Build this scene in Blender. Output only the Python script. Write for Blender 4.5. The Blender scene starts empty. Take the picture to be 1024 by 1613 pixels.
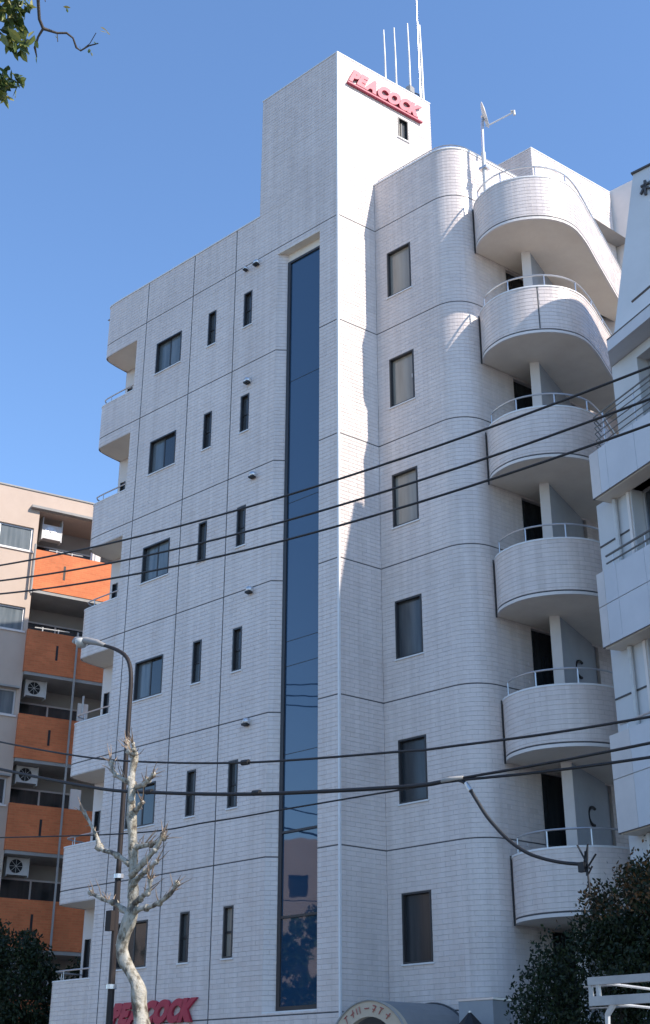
import bpy, math, random
from mathutils import Vector, Matrix
random.seed(7)
PI = math.pi
scene = bpy.context.scene
COL = scene.collection

# ------------------------------------------------------------------ camera
YAW, PITCH, ROLL = -0.7369, 0.4380, 0.0016
CAM = Vector((16.01, -18.0686, 1.6))
fw = Vector((math.sin(YAW)*math.cos(PITCH), math.cos(YAW)*math.cos(PITCH), math.sin(PITCH)))
rt = Vector((math.cos(YAW), -math.sin(YAW), 0)); upv = rt.cross(fw)
R2 = rt*math.cos(ROLL)+upv*math.sin(ROLL); U2 = -rt*math.sin(ROLL)+upv*math.cos(ROLL)
cd = bpy.data.cameras.new('camera'); cam = bpy.data.objects.new('camera', cd); COL.objects.link(cam)
cam.matrix_world = Matrix(((R2.x, U2.x, -fw.x, CAM.x), (R2.y, U2.y, -fw.y, CAM.y), (R2.z, U2.z, -fw.z, CAM.z), (0, 0, 0, 1)))
cd.sensor_fit = 'HORIZONTAL'; cd.sensor_width = 36; cd.lens = 2017.4553/1024*36
cd.clip_start = 0.1; cd.clip_end = 4000
scene.camera = cam

# ------------------------------------------------------------------ light
SUN_AZ, SUN_EL = math.radians(9.4), math.radians(40.5)      # azimuth from +X towards +Y
S = Vector((math.cos(SUN_EL)*math.cos(SUN_AZ), math.cos(SUN_EL)*math.sin(SUN_AZ), math.sin(SUN_EL)))
world = bpy.data.worlds.new('World'); scene.world = world; world.use_nodes = True
nt = world.node_tree; nt.nodes.clear()
sky = nt.nodes.new('ShaderNodeTexSky'); sky.sky_type = 'NISHITA'; sky.sun_disc = False
sky.sun_elevation = SUN_EL; sky.sun_rotation = math.pi/2-SUN_AZ
sky.air_density = 1.1; sky.dust_density = 0.1; sky.ozone_density = 6.5; sky.altitude = 0
bg = nt.nodes.new('ShaderNodeBackground'); bg.inputs[1].default_value = 0.146
wo = nt.nodes.new('ShaderNodeOutputWorld')
nt.links.new(sky.outputs[0], bg.inputs[0]); nt.links.new(bg.outputs[0], wo.inputs[0])
sl = bpy.data.lights.new('sun', 'SUN'); sl.energy = 3.5; sl.angle = math.radians(0.53); sl.color = (1, 0.90, 0.79)
so = bpy.data.objects.new('sun', sl); COL.objects.link(so)
so.rotation_euler = S.to_track_quat('Z', 'Y').to_euler(); so.location = (60, 10, 60)
vs = scene.view_settings
vs.view_transform = 'Standard'; vs.look = 'None'; vs.exposure = 0.9; vs.gamma = 1; vs.use_curve_mapping = False
scene.cycles.max_bounces = 8; scene.cycles.diffuse_bounces = 4; scene.cycles.glossy_bounces = 4
scene.cycles.transparent_max_bounces = 8

# ------------------------------------------------------------------ materials
def new_mat(name, color=(.5, .5, .5), rough=.6, spec=.5, metal=0., ior=None, coat=0.):
    m = bpy.data.materials.new(name); m.use_nodes = True
    b = m.node_tree.nodes['Principled BSDF']
    b.inputs['Base Color'].default_value = (*color, 1); b.inputs['Roughness'].default_value = rough
    b.inputs['Metallic'].default_value = metal
    b.inputs['Specular IOR Level'].default_value = spec
    if ior: b.inputs['IOR'].default_value = ior
    if coat: b.inputs['Coat Weight'].default_value = coat
    return m
def N(m, t, **kw):
    n = m.node_tree.nodes.new(t)
    for k, v in kw.items(): setattr(n, k, v)
    return n
def lk(m, a, b): m.node_tree.links.new(a, b)
def ramp(m, fac, stops):
    r = N(m, 'ShaderNodeValToRGB'); e = r.color_ramp.elements
    e[0].position, e[0].color = stops[0][0], (*stops[0][1], 1)
    e[1].position, e[1].color = stops[-1][0], (*stops[-1][1], 1)
    for p, c in stops[1:-1]:
        x = e.new(p); x.color = (*c, 1)
    lk(m, fac, r.inputs[0]); return r.outputs[0]
def noise(m, scale, detail=4, rough=.6, coord='Object', stretch=None):
    tc = N(m, 'ShaderNodeTexCoord'); n = N(m, 'ShaderNodeTexNoise')
    n.inputs['Scale'].default_value = scale; n.inputs['Detail'].default_value = detail; n.inputs['Roughness'].default_value = rough
    src = tc.outputs[coord]
    if stretch:
        mp = N(m, 'ShaderNodeMapping'); mp.inputs['Scale'].default_value = stretch; lk(m, src, mp.inputs[0]); src = mp.outputs[0]
    lk(m, src, n.inputs['Vector']); return n.outputs['Fac']
def bump(m, h, strength=.2, dist=.01):
    b = N(m, 'ShaderNodeBump'); b.inputs['Strength'].default_value = strength; b.inputs['Distance'].default_value = dist
    lk(m, h, b.inputs['Height']); lk(m, b.outputs[0], m.node_tree.nodes['Principled BSDF'].inputs['Normal'])
def mixc(m, fac, a, b, mode='MIX'):
    x = N(m, 'ShaderNodeMix', data_type='RGBA', blend_type=mode)
    if isinstance(fac, float): x.inputs[0].default_value = fac
    else: lk(m, fac, x.inputs[0])
    for v, i in ((a, 6), (b, 7)):
        if isinstance(v, tuple): x.inputs[i].default_value = (*v, 1)
        else: lk(m, v, x.inputs[i])
    return x.outputs[2]
def setc(m, s): lk(m, s, m.node_tree.nodes['Principled BSDF'].inputs['Base Color'])

def mottled(name, c1, c2, scale=2., rough=.7, detail=6, bmp=0., spec=.4, stretch=None):
    m = new_mat(name, c1, rough, spec)
    f = noise(m, scale, detail, .65, 'Object', stretch)
    setc(m, ramp(m, f, [(.3, c1), (.7, c2)]))
    if bmp: bump(m, noise(m, scale*14, 3), bmp, .01)
    return m

def tile_mat():
    m = new_mat('glazed_tile', (.7, .68, .65), .32, .5)
    g = N(m, 'ShaderNodeNewGeometry'); oi = N(m, 'ShaderNodeObjectInfo')
    ad = N(m, 'ShaderNodeMath', operation='ADD'); lk(m, g.outputs['Random Per Island'], ad.inputs[0]); lk(m, oi.outputs['Random'], ad.inputs[1])
    fr = N(m, 'ShaderNodeMath', operation='FRACT'); lk(m, ad.outputs[0], fr.inputs[0])
    base = ramp(m, fr.outputs[0], [(0, (.75, .665, .62)), (.5, (.775, .69, .645)), (.93, (.79, .705, .66)), (1, (.73, .645, .60))])
    tc = N(m, 'ShaderNodeTexCoord')
    # rain streaks and grime: long in z
    sp = N(m, 'ShaderNodeMapping'); sp.inputs['Scale'].default_value = (5.5, 5.5, .2)
    lk(m, g.outputs['Position'], sp.inputs[0])
    n1 = N(m, 'ShaderNodeTexNoise'); n1.inputs['Scale'].default_value = 1.; n1.inputs['Detail'].default_value = 6; n1.inputs['Roughness'].default_value = .65
    lk(m, sp.outputs[0], n1.inputs['Vector'])
    st = ramp(m, n1.outputs['Fac'], [(.34, (.87, .86, .85)), (.6, (1, 1, 1))])
    n2 = N(m, 'ShaderNodeTexNoise'); n2.inputs['Scale'].default_value = .55; n2.inputs['Detail'].default_value = 3
    lk(m, g.outputs['Position'], n2.inputs['Vector'])
    st2 = ramp(m, n2.outputs['Fac'], [(.3, (.90, .89, .89)), (.7, (1, 1, 1))])
    c = mixc(m, 1., base, st, 'MULTIPLY'); c = mixc(m, 1., c, st2, 'MULTIPLY')
    setc(m, c)
    rr = N(m, 'ShaderNodeMapRange'); lk(m, fr.outputs[0], rr.inputs[0]); rr.inputs[3].default_value = .25; rr.inputs[4].default_value = .5
    lk(m, rr.outputs[0], m.node_tree.nodes['Principled BSDF'].inputs['Roughness'])
    return m
M = {}
M['tile'] = tile_mat()
M['grout'] = mottled('grout', (.54, .485, .455), (.62, .565, .535), 3., .9)
M['sealant'] = new_mat('sealant', (.075, .072, .075), .7)
M['white_paint'] = mottled('white_paint', (.68, .63, .59), (.78, .72, .68), 1.2, .6, 6, .05)
M['soffit'] = mottled('soffit_paint', (.72, .64, .55), (.82, .75, .65), 1.4, .8, 6, .08)
M['trim'] = mottled('white_trim', (.72, .71, .70), (.8, .79, .78), 2., .4)
M['alu'] = new_mat('aluminium', (.62, .62, .63), .35, .5, .7)
M['white_metal'] = mottled('white_metal', (.52, .52, .52), (.62, .62, .61), 6., .4)
M['darkframe'] = new_mat('bronze_frame', (.035, .034, .036), .4)
M['black'] = new_mat('black_rubber', (.012, .012, .014), .55)
M['concrete'] = mottled('concrete', (.28, .27, .26), (.38, .37, .35), 1.5, .9, 8, .2)
M['dark_inside'] = new_mat('dark_interior', (.02, .021, .025), .9)
def glass_mat(name, col, ior, rough=.02, wob=.25):
    m = new_mat(name, col, rough, .5, 0, ior)
    bump(m, noise(m, 1.3, 2, .5, 'Object'), wob, .02)
    return m
M['strip_glass'] = glass_mat('tinted_strip_glass', (.016, .052, .105), 2.0, .02, .06)
M['win_glass'] = glass_mat('window_glass', (.022, .028, .033), 1.75, .05, .25)
def blind_glass(name, c1, c2, ior=1.6):
    m = new_mat(name, c1, .18, .5, 0, ior)
    f = noise(m, 1.2, 3, .5, 'Object', (6, 6, .6)); setc(m, ramp(m, f, [(.35, c1), (.65, c2)]))
    return m
M['frosted'] = blind_glass('frosted_glass', (.27, .24, .20), (.34, .31, .26))
M['frosted_dark'] = blind_glass('frosted_glass_dark', (.05, .055, .06), (.10, .105, .105))
M['curtain_glass'] = blind_glass('curtain_behind_glass', (.09, .115, .13), (.16, .185, .20))
M['window_dark'] = blind_glass('dark_room_glass', (.018, .022, .027), (.035, .04, .045), 1.6)
M['rail_dark'] = new_mat('dark_steel_rail', (.16, .17, .18), .45, .5, .5)
M['steel_rail'] = new_mat('steel_rail', (.55, .55, .56), .35, .5, .8)

# ------------------------------------------------------------------ mesh helpers
class MB:
    def __init__(s): s.v = []; s.f = []
    def quad(s, a, b, c, d):
        i = len(s.v); s.v += [tuple(a), tuple(b), tuple(c), tuple(d)]; s.f.append((i, i+1, i+2, i+3))
    def poly(s, pts):
        i = len(s.v); s.v += [tuple(p) for p in pts]; s.f.append(tuple(range(i, i+len(pts))))
    def hexa(s, p):            # 8 corners: bottom 4 then top 4
        i = len(s.v); s.v += [tuple(q) for q in p]
        for f in ((0, 3, 2, 1), (4, 5, 6, 7), (0, 1, 5, 4), (1, 2, 6, 5), (2, 3, 7, 6), (3, 0, 4, 7)): s.f.append(tuple(i+k for k in f))
    def box(s, x0, y0, z0, x1, y1, z1):
        s.hexa([(x0, y0, z0), (x1, y0, z0), (x1, y1, z0), (x0, y1, z0), (x0, y0, z1), (x1, y0, z1), (x1, y1, z1), (x0, y1, z1)])
    def fbox(s, F, a0, a1, o0, o1, z0, z1):      # box in a plan frame F(a, out, z)
        s.hexa([F(a0, o0, z0), F(a1, o0, z0), F(a1, o1, z0), F(a0, o1, z0), F(a0, o0, z1), F(a1, o0, z1), F(a1, o1, z1), F(a0, o1, z1)])
    def prism(s, pts, z0, z1):
        n = len(pts); i = len(s.v)
        s.v += [(p[0], p[1], z0) for p in pts]+[(p[0], p[1], z1) for p in pts]
        s.f.append(tuple(i+k for k in reversed(range(n)))); s.f.append(tuple(i+n+k for k in range(n)))
        for k in range(n): s.f.append((i+k, i+(k+1) % n, i+n+(k+1) % n, i+n+k))
    def tube(s, pts, r, n=8, cap=True):
        pts = [Vector(p) for p in pts]; rs = r if isinstance(r, (list, tuple)) else [r]*len(pts)
        base = len(s.v); prev = None
        for k, p in enumerate(pts):
            t = (pts[min(k+1, len(pts)-1)]-pts[max(k-1, 0)]).normalized()
            if prev is None:
                a = Vector((0, 0, 1)) if abs(t.z) < .9 else Vector((1, 0, 0)); u = t.cross(a).normalized()
            else:
                u = (prev-t*prev.dot(t)).normalized()
            prev = u; w = t.cross(u)
            for j in range(n):
                an = 2*PI*j/n; q = p+(u*math.cos(an)+w*math.sin(an))*rs[k]; s.v.append(tuple(q))
        for k in range(len(pts)-1):
            for j in range(n):
                a = base+k*n+j; b = base+k*n+(j+1) % n; s.f.append((a, b, b+n, a+n))
        if cap:
            s.f.append(tuple(base+j for j in reversed(range(n)))); e = base+(len(pts)-1)*n; s.f.append(tuple(e+j for j in range(n)))
    def build(s, name, mat, parent=None, smooth=False, mats=None):
        me = bpy.data.meshes.new(name); me.from_pydata(s.v, [], s.f); me.update()
        for mm in (mats or [mat]): me.materials.append(mm)
        if smooth: me.polygons.foreach_set('use_smooth', [True]*len(me.polygons))
        o = bpy.data.objects.new(name, me); COL.objects.link(o)
        if parent: o.parent = parent; o.matrix_parent_inverse = Matrix.Translation(-wloc(parent))
        return o
def wloc(o):
    v = Vector(o.location)
    return v   # every parent Empty is unrotated; sub-part parents are meshes at their parent's origin
def tag(o, label=None, cat=None, group=None, kind=None):
    if label: o['label'] = label
    if cat: o['category'] = cat
    if group: o['group'] = group
    if kind: o['kind'] = kind
    return o
def empty(name, loc, label, cat, group=None):
    o = bpy.data.objects.new(name, None); COL.objects.link(o); o.location = loc; o.empty_display_size = .2
    return tag(o, label, cat, group)
def sub(mb, name, mat, parent, **kw):           # child of a mesh part (whose own matrix is identity in world terms)
    me_o = mb.build(name, mat, None, **kw); me_o.parent = parent
    return me_o
def copy_tree(o, parent=None):
    c = o.copy(); COL.objects.link(c)
    if parent: c.parent = parent
    for ch in list(o.children): copy_tree(ch, c)
    return c

class Path:
    """plan polyline; outward normal is to the right of the direction of travel"""
    def __init__(s, pts):
        s.p = [Vector((x, y, 0)) for x, y in pts]; s.cum = [0]
        for a, b in zip(s.p, s.p[1:]): s.cum.append(s.cum[-1]+(b-a).length)
        s.L = s.cum[-1]; sn = []
        for a, b in zip(s.p, s.p[1:]):
            d = (b-a).normalized(); sn.append(Vector((d.y, -d.x, 0)))
        s.vn = []
        for i in range(len(s.p)):
            if i == 0: s.vn.append(sn[0])
            elif i == len(s.p)-1: s.vn.append(sn[-1])
            else:
                m = (sn[i-1]+sn[i]).normalized(); s.vn.append(m/max(.3, m.dot(sn[i])))
    def at(s, t, off=0., z=0.):
        t = min(max(t, 0), s.L); i = 0
        while i < len(s.cum)-2 and s.cum[i+1] < t-1e-9: i += 1
        f = (t-s.cum[i])/(s.cum[i+1]-s.cum[i])
        q = s.p[i].lerp(s.p[i+1], f)+s.vn[i].lerp(s.vn[i+1], f)*off
        return Vector((q.x, q.y, z))
INS = -.0045
def skin(mb, path, z0, z1, holes=(), off=INS, depth=.14):
    ss = sorted(set([round(c, 5) for c in path.cum]+[round(h[0], 5) for h in holes]+[round(h[1], 5) for h in holes]))
    zs = sorted(set([z0, z1]+[h[2] for h in holes]+[h[3] for h in holes])); zs = [z for z in zs if z0 <= z <= z1]
    for a, b in zip(ss, ss[1:]):
        if b-a < 1e-4: continue
        for c, d in zip(zs, zs[1:]):
            m, n = (a+b)/2, (c+d)/2
            if any(h[0] < m < h[1] and h[2] < n < h[3] for h in holes): continue
            mb.quad(path.at(a, off, c), path.at(b, off, c), path.at(b, off, d), path.at(a, off, d))
    for h in holes:
        a, b, c, d = h; q = lambda s_, o, z: path.at(s_, o, z)
        o0, o1 = off-depth, .002
        mb.quad(q(a, o1, c), q(a, o0, c), q(a, o0, d), q(a, o1, d)); mb.quad(q(b, o0, c), q(b, o1, c), q(b, o1, d), q(b, o0, d))
        mb.quad(q(a, o1, c), q(b, o1, c), q(b, o0, c), q(a, o0, c)); mb.quad(q(a, o0, d), q(b, o0, d), q(b, o1, d), q(a, o1, d))
ZT = 20.595; FH = 2.9; PITCHZ = FH/32; TW = .232; GAP = .0065; VG = .004
zk = lambda k: ZT-FH*k
def tile_v(mb, p0, p1, n0, n1, za, zb):
    # a bevelled tile from base (recessed) to proud face
    d = (p1-p0).normalized(); b = .004; i = len(mb.v)
    for (P, Nn, sgn) in ((p0, n0, 1), (p1, n1, -1)):
        pass
    a0 = p0+n0*INS; a1 = p1+n1*INS; f0 = p0+d*b; f1 = p1-d*b
    mb.v += [(a0.x, a0.y, za), (a1.x, a1.y, za), (a1.x, a1.y, zb), (a0.x, a0.y, zb),
             (f0.x, f0.y, za+b), (f1.x, f1.y, za+b), (f1.x, f1.y, zb-b), (f0.x, f0.y, zb-b)]
    for f in ((4, 5, 6, 7), (0, 1, 5, 4), (1, 2, 6, 5), (2, 3, 7, 6), (3, 0, 4, 7)): mb.f.append(tuple(i+k for k in f))
def tiles(mb, path, z0, z1, holes=(), vjoints=(), hjoint=True, pick=None):
    j0 = math.floor((ZT-z1)/PITCHZ); j1 = math.ceil((ZT-z0)/PITCHZ)
    for j in range(j0, j1):
        zb = ZT-j*PITCHZ-GAP/2; za = ZT-(j+1)*PITCHZ+GAP/2
        if hjoint and j % 32 == 0: zb -= .012
        if hjoint and (j+1) % 32 == 0: za += .012
        za = max(za, z0+.002); zb = min(zb, z1-.002)
        if zb-za < .02: continue
        zm = (za+zb)/2; cuts = [(h[0]-.004, h[1]+.004) for h in holes if h[2]-.01 < zm < h[3]+.01]
        cuts += [(v-.016, v+.016) for v in vjoints]; cuts.sort()
        iv = []; s0 = .002
        for a, b in cuts:
            if a > s0: iv.append((s0, a))
            s0 = max(s0, b)
        if s0 < path.L-.002: iv.append((s0, path.L-.002))
        for a, b in iv:
            s = math.floor((a-(j % 2)*TW/2)/TW)*TW+(j % 2)*TW/2
            while s < b:
                t0, t1 = max(s+VG/2, a), min(s+TW-VG/2, b); s += TW
                if t1-t0 < .02: continue
                jz = random.uniform(-.0012, .0012)
                p0, p1 = path.at(t0, .001+jz), path.at(t1, .001+jz)
                d = (p1-p0).normalized(); nn = Vector((d.y, -d.x, 0))
                if pick and len(pick) < 300 and za > pick_lo and zb < pick_hi and len(path.p) == 2 and abs((t1-t0)-(TW-VG)) < 1e-4 and abs((zb-za)-(PITCHZ-GAP)) < 1e-4:
                    pick.append(((p0+p1)/2, za, d)); continue
                nc = 1 if len(path.p) == 2 else 4
                for q in range(nc):
                    u0, u1 = t0+(t1-t0)*q/nc, t0+(t1-t0)*(q+1)/nc
                    if nc == 1: tile_v(mb, p0, p1, nn, nn, za, zb)
                    else:
                        a_, b_ = path.at(u0, .001), path.at(u1, .001); ai, bi = path.at(u0, INS), path.at(u1, INS); i = len(mb.v); e = .003
                        if q == 0: i0 = i; mb.v += [(a_.x, a_.y, za+e), (a_.x, a_.y, zb-e), (ai.x, ai.y, za), (ai.x, ai.y, zb)]; mb.f.append((i+2, i, i+1, i+3)); i += 4
                        mb.v += [(b_.x, b_.y, za+e), (b_.x, b_.y, zb-e), (bi.x, bi.y, za), (bi.x, bi.y, zb)]; j_ = i-4
                        mb.f += [(j_, i, i+1, j_+1), (j_+2, i+2, i, j_), (j_+1, i+1, i+3, j_+3)]
                        if q == nc-1: mb.f.append((i, i+2, i+3, i+1))
pick_lo, pick_hi = zk(6)+.02, zk(5)-.02
PICKED = [None]
def strip(mb, path, z, h=.022, off=-.004):
    for a, b in zip(path.cum, path.cum[1:]):
        mb.quad(path.at(a, off, z-h/2), path.at(b, off, z-h/2), path.at(b, off, z+h/2), path.at(a, off, z+h/2))
def vstrip(mb, path, s, z0, z1, w=.026, off=-.004):
    mb.quad(path.at(s-w/2, off, z0), path.at(s+w/2, off, z0), path.at(s+w/2, off, z1), path.at(s-w/2, off, z1))
def coping(mb, path, z, w=.16, h=.05, over=.02):
    for a, b in zip(path.cum, path.cum[1:]):
        mb.hexa([path.at(a, over, z), path.at(b, over, z), path.at(b, over-w, z), path.at(a, over-w, z),
                 path.at(a, over, z+h), path.at(b, over, z+h), path.at(b, over-w, z+h), path.at(a, over-w, z+h)])
def chaikin(pts, it=2):
    for _ in range(it):
        out = [pts[0]]
        for a, b in zip(pts, pts[1:]):
            out.append((a[0]*.75+b[0]*.25, a[1]*.75+b[1]*.25)); out.append((a[0]*.25+b[0]*.75, a[1]*.25+b[1]*.75))
        out.append(pts[-1]); pts = out
    return pts

# ------------------------------------------------------------------ setting: ground, road, pavement
def ground():
    mb = MB(); mb.quad((-1500, -1500, 0), (1500, -1500, 0), (1500, 1500, 0), (-1500, 1500, 0))
    tag(mb.build('ground', mottled('ground_dirt', (.10, .095, .085), (.15, .14, .125), .3, .95)), kind='structure')
    mb = MB(); mb.quad((-90, -15, .004), (90, -15, .004), (90, -4.2, .004), (-90, -4.2, .004))
    tag(mb.build('road', mottled('asphalt', (.045, .045, .047), (.06, .06, .062), 4, .9, 8, .3)), kind='structure')
    for y0, y1 in ((-4.2, -.05), (-19.5, -15)):
        mb = MB(); mb.box(-90, y0, .0, 90, y1, .12)
        tag(mb.build('pavement', mottled('paving', (.32, .31, .29), (.40, .39, .36), 2, .9, 6, .2)), kind='structure')
    mb = MB()
    for k in range(-14, 15): mb.quad((k*6, -9.66, .008), (k*6+3, -9.66, .008), (k*6+3, -9.54, .008), (k*6, -9.54, .008))
    tag(mb.build('road_marking', mottled('road_paint', (.6, .6, .58), (.75, .75, .73), 6, .7)), kind='structure')
ground()

# ------------------------------------------------------------------ the white tiled building
BA = .1966; BDx, BDy = math.sin(BA), math.cos(BA)
white = empty('apartment_building', (0, 0, 0), 'tall white tiled apartment building with a dark vertical glass strip, rounded corner and semicircular balconies', 'building')
ARC = [(1.95+.7*math.sin(t), 1.79-.7*math.cos(t)) for t in [math.radians(a) for a in (0, 8, 16, 24, 32, 40, 48, 56, 64, 72, 78.74)]]
BPs = lambda s: (ARC[-1][0]+BDx*s, ARC[-1][1]+BDy*s)
X_BW = (-6.3096, -5.3376); X_N1 = (-4.3374, -4.0627); X_N2 = (-3.0649, -2.7893)
H_BW = (.8764, 1.8099); H_N = (.8297, 1.8078); H_C = (.8213, 2.0693)
PA = Path([(-7.15, 0), (-1.95, 0)])
PSP = Path([(-1.95, 0), (-1.75, .2)])
PA3 = Path([(-.57, 0), (-.03, 0)])
PB = Path([(0.006, .03), (BDx*1.113, BDy*1.113)])
PC1 = Path([(.217, 1.09), (1.95, 1.09)])
PC2 = Path(ARC)
PC3 = Path([ARC[-1], BPs(3.4)])
sA = lambda x: x+7.15
holesA = []; holesC = []
for k in range(6):
    z = zk(k)
    holesA += [(sA(X_BW[0]), sA(X_BW[1]), z-H_BW[1], z-H_BW[0]), (sA(X_N1[0]), sA(X_N1[1]), z-H_N[1], z-H_N[0]), (sA(X_N2[0]), sA(X_N2[1]), z-H_N[1], z-H_N[0])]
    holesC.append((.349, 1.034, z-H_C[1], z-H_C[0]))
doorh = [(.92, 1.46, zk(k)-1.40 if k else 19.3, zk(k-1)-1.52) for k in range(1, 6)]
doorh = [(.95, 2.9, zk(k)-1.36, zk(k-1)-1.53) for k in range(1, 6)]+[(.95, 2.9, .1, zk(5)-1.53)]
ZR = 21.85; ZTW = 25.61; ZC = 21.95
tl = MB(); jt = MB(); pick = []
class PickList(list): pass
pick = PickList()
def wall(name, path, z0, z1, holes=(), vj=(), dohole=True, tile=True, mat='grout', picking=False):
    mb = MB(); skin(mb, path, z0, z1, holes); mb.build(name, M[mat], white)
    if tile: tiles(tl, path, z0, z1, holes, vj, pick=pick if picking else None)
    for k in range(7):
        if z0 < zk(k) < z1:
            # break the joint at holes
            strip(jt, path, zk(k))
    for v in vj:
        hs = [h for h in holes if h[0] < v < h[1]]
        vstrip(jt, path, v, z0, z1)
pick.append('x'); 
wall('front_wall', PA, 0, ZR, holesA, [sA(-6.80), sA(-4.98), sA(-3.41)])
wall('recess_side_wall', PSP, 3.25, 20.4)
wall('front_wall', Path([(-1.95, 0), (-.57, 0)]), 20.4, ZR)
wall('front_wall', Path([(-1.95, 0), (-.57, 0)]), 0, 3.25)
wall('front_wall', PA3, 0, ZR, picking=True)
wall('side_wall', PB, 0, ZC, picking=True)
wall('corner_bay_wall', PC1, 0, ZC, holesC, picking=True)
wall('rounded_corner_wall', PC2, 0, ZC)
wall('balcony_side_wall', PC3, 0, 19.2, doorh)
wall('balcony_side_wall', Path([ARC[-1], BPs(2.15)]), 19.2, ZC)
wall('penthouse_wall', Path([BPs(2.15), BPs(5.0)]), 19.2, 23.2)
wall('penthouse_wall', Path([(BPs(2.15)[0]-1.6, BPs(2.15)[1]), BPs(2.15)]), ZC-.3, 23.2)
wall('tower_wall', Path([(-2.6, 0), (-.03, 0)]), ZR, ZTW)
wall('tower_wall', Path([(0.006, .03), (BDx*1.113, BDy*1.113)]), ZC, ZTW)
PT = Path([(BDx*1.113, BDy*1.113), (BDx*3.05, BDy*3.05)])
TWH = [(1.93-1.113, 2.27-1.113, 23.92, 24.58)]
wall('tower_wall', PT, ZC-.4, ZTW, TWH)
# left end: stacked parapet bands wrapping a small corner balcony on each floor
PL = Path(chaikin([(-8.67, 1.3), (-8.66, .9), (-8.63, .35), (-8.55, .04), (-8.28, 0), (-7.15, 0)], 2))
band = [(20.2, ZR)]+[(zk(k+1.1), zk(k+.665)) for k in range(5)]+[(0, zk(5.665))]
vL = PL.L-.0
for a, b in band: wall('corner_balcony_parapet', PL, a, b)
# back wall of the corner balconies
PLB = Path([(-8.66, .9), (-7.15, .9)])
hb = [(.10, .30, zk(k)-1.95, zk(k)-.95) for k in range(6)]
mb = MB(); skin(mb, PLB, 0, ZR, hb); mb.build('corner_balcony_back_wall', M['white_paint'], white)
for h in hb:
    w = MB(); w.fbox(lambda a, o, z: PLB.at(a, o, z), h[0], h[0]+.025, -.08, .01, h[2], h[3]); w.fbox(lambda a, o, z: PLB.at(a, o, z), h[1]-.025, h[1], -.08, .01, h[2], h[3])
    wo_ = w.build('side_window', M['darkframe'], white)
    p = MB(); p.quad(PLB.at(h[0], -.05, h[2]), PLB.at(h[1], -.05, h[2]), PLB.at(h[1], -.05, h[3]), PLB.at(h[0], -.05, h[3])); sub(p, 'pane', M['window_dark'], wo_)
mb = MB()
soffpts = [(q.x+.0, q.y) for q in PL.p]+[(-7.15, 1.3)]
for a, b in band[:-1]:
    s_ = MB(); ins = [(PL.at(t*PL.L/14, -.02).x, PL.at(t*PL.L/14, -.02).y) for t in range(15)]+[(-7.15, .89), (-8.6, .89)]
    ins = [p for p in ins if p[1] < .9]
    s_.prism(ins, a+.01, a+.14); s_.build('corner_balcony_soffit', M['soffit'], white)
    # inner face of parapet
for a, b in band[1:]:
    s_ = MB(); coping(s_, PL, b-.01, .12, .03, .012); s_.build('parapet_cap', M['trim'], white)
    r_ = MB(); pts = [PL.at(PL.L*t/16, -.06, b+.22) for t in range(0, 17)]; r_.tube(pts, .018, 6)
    hr = r_.build('handrail', M['steel_rail'], white)
    for t in (2, 6, 10): r_ = MB(); r_.tube([PL.at(PL.L*t/16, -.06, b), PL.at(PL.L*t/16, -.06, b+.22)], .012, 6); sub(r_, 'rail_post', M['steel_rail'], hr)
for a, b in band:                                     # inner skin of each parapet
    s_ = MB(); skin(s_, Path([(PL.at(PL.L*t/12, -.12).x, PL.at(PL.L*t/12, -.12).y) for t in range(13)]), a+.14, b-.012, off=0); s_.build('parapet_inner_face', M['white_paint'], white)
# return of the front wall beside the corner balconies, hidden outer walls, roofs
mb = MB()
mb.box(-7.145, .013, 0, -7.0, .89, ZR)
mb.build('return_wall', M['white_paint'], white)
mb = MB()
mb.quad((-8.66, 11, 0), (-8.66, .9, 0), (-8.66, .9, ZR), (-8.66, 11, ZR)); mb.quad((4.1, 11, 0), (-8.66, 11, 0), (-8.66, 11, ZR), (4.1, 11, ZR)); mb.quad((4.1, 6.6, 0), (4.1, 11, 0), (4.1, 11, 19.2), (4.1, 6.6, 19.2))
mb.build('rear_wall', M['white_paint'], white)
mb = MB()
mb.poly([(-8.6, .05, ZR-.35), (-2.6, .05, ZR-.35), (-2.6, 11, ZR-.35), (-8.66, 11, ZR-.35)])
mb.poly([(-2.6, 3., ZR-.35), (3.5, 3., ZR-.35), (4.6, 11, ZR-.35), (-2.6, 11, ZR-.35)])
mb.poly([(.3, 1.12, ZC-.3), (1.95, 1.12, ZC-.3), (2.62, 1.7, ZC-.3), (2.9, 3., ZC-.3), (.3, 3., ZC-.3)])
mb.build('flat_roof', M['concrete'], white)
mb = MB()
mb.poly([(-2.6, .02, ZTW-.05), (0, .02, ZTW-.05), (BDx*3.05, BDy*3.05, ZTW-.05), (-2.6, BDy*3.05, ZTW-.05)])
mb.quad((-2.6, 3., ZR-.4), (-2.6, 0, ZR-.4), (-2.6, 0, ZTW), (-2.6, 3., ZTW))
mb.quad((BDx*3.05, BDy*3.05, ZR-.4), (-2.6, BDy*3.05, ZR-.4), (-2.6, BDy*3.05, ZTW), (BDx*3.05, BDy*3.05, ZTW))
mb.build('tower_roof', M['white_paint'], white)
mb = MB()
q1, q2 = BPs(2.15), BPs(5.)
mb.poly([(q1[0]-1.6, q1[1], 23.15), (q1[0], q1[1], 23.15), (q2[0], q2[1], 23.15), (q1[0]-1.6, q2[1], 23.15)])
mb.quad((q1[0]-1.6, q2[1], 21.4), (q1[0]-1.6, q1[1], 21.4), (q1[0]-1.6, q1[1], 23.2), (q1[0]-1.6, q2[1], 23.2))
mb.quad((q2[0], q2[1], 19.2), (q1[0]-1.6, q2[1], 19.2), (q1[0]-1.6, q2[1], 23.2), (q2[0], q2[1], 23.2))
mb.build('penthouse_roof', M['white_paint'], white)
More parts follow.
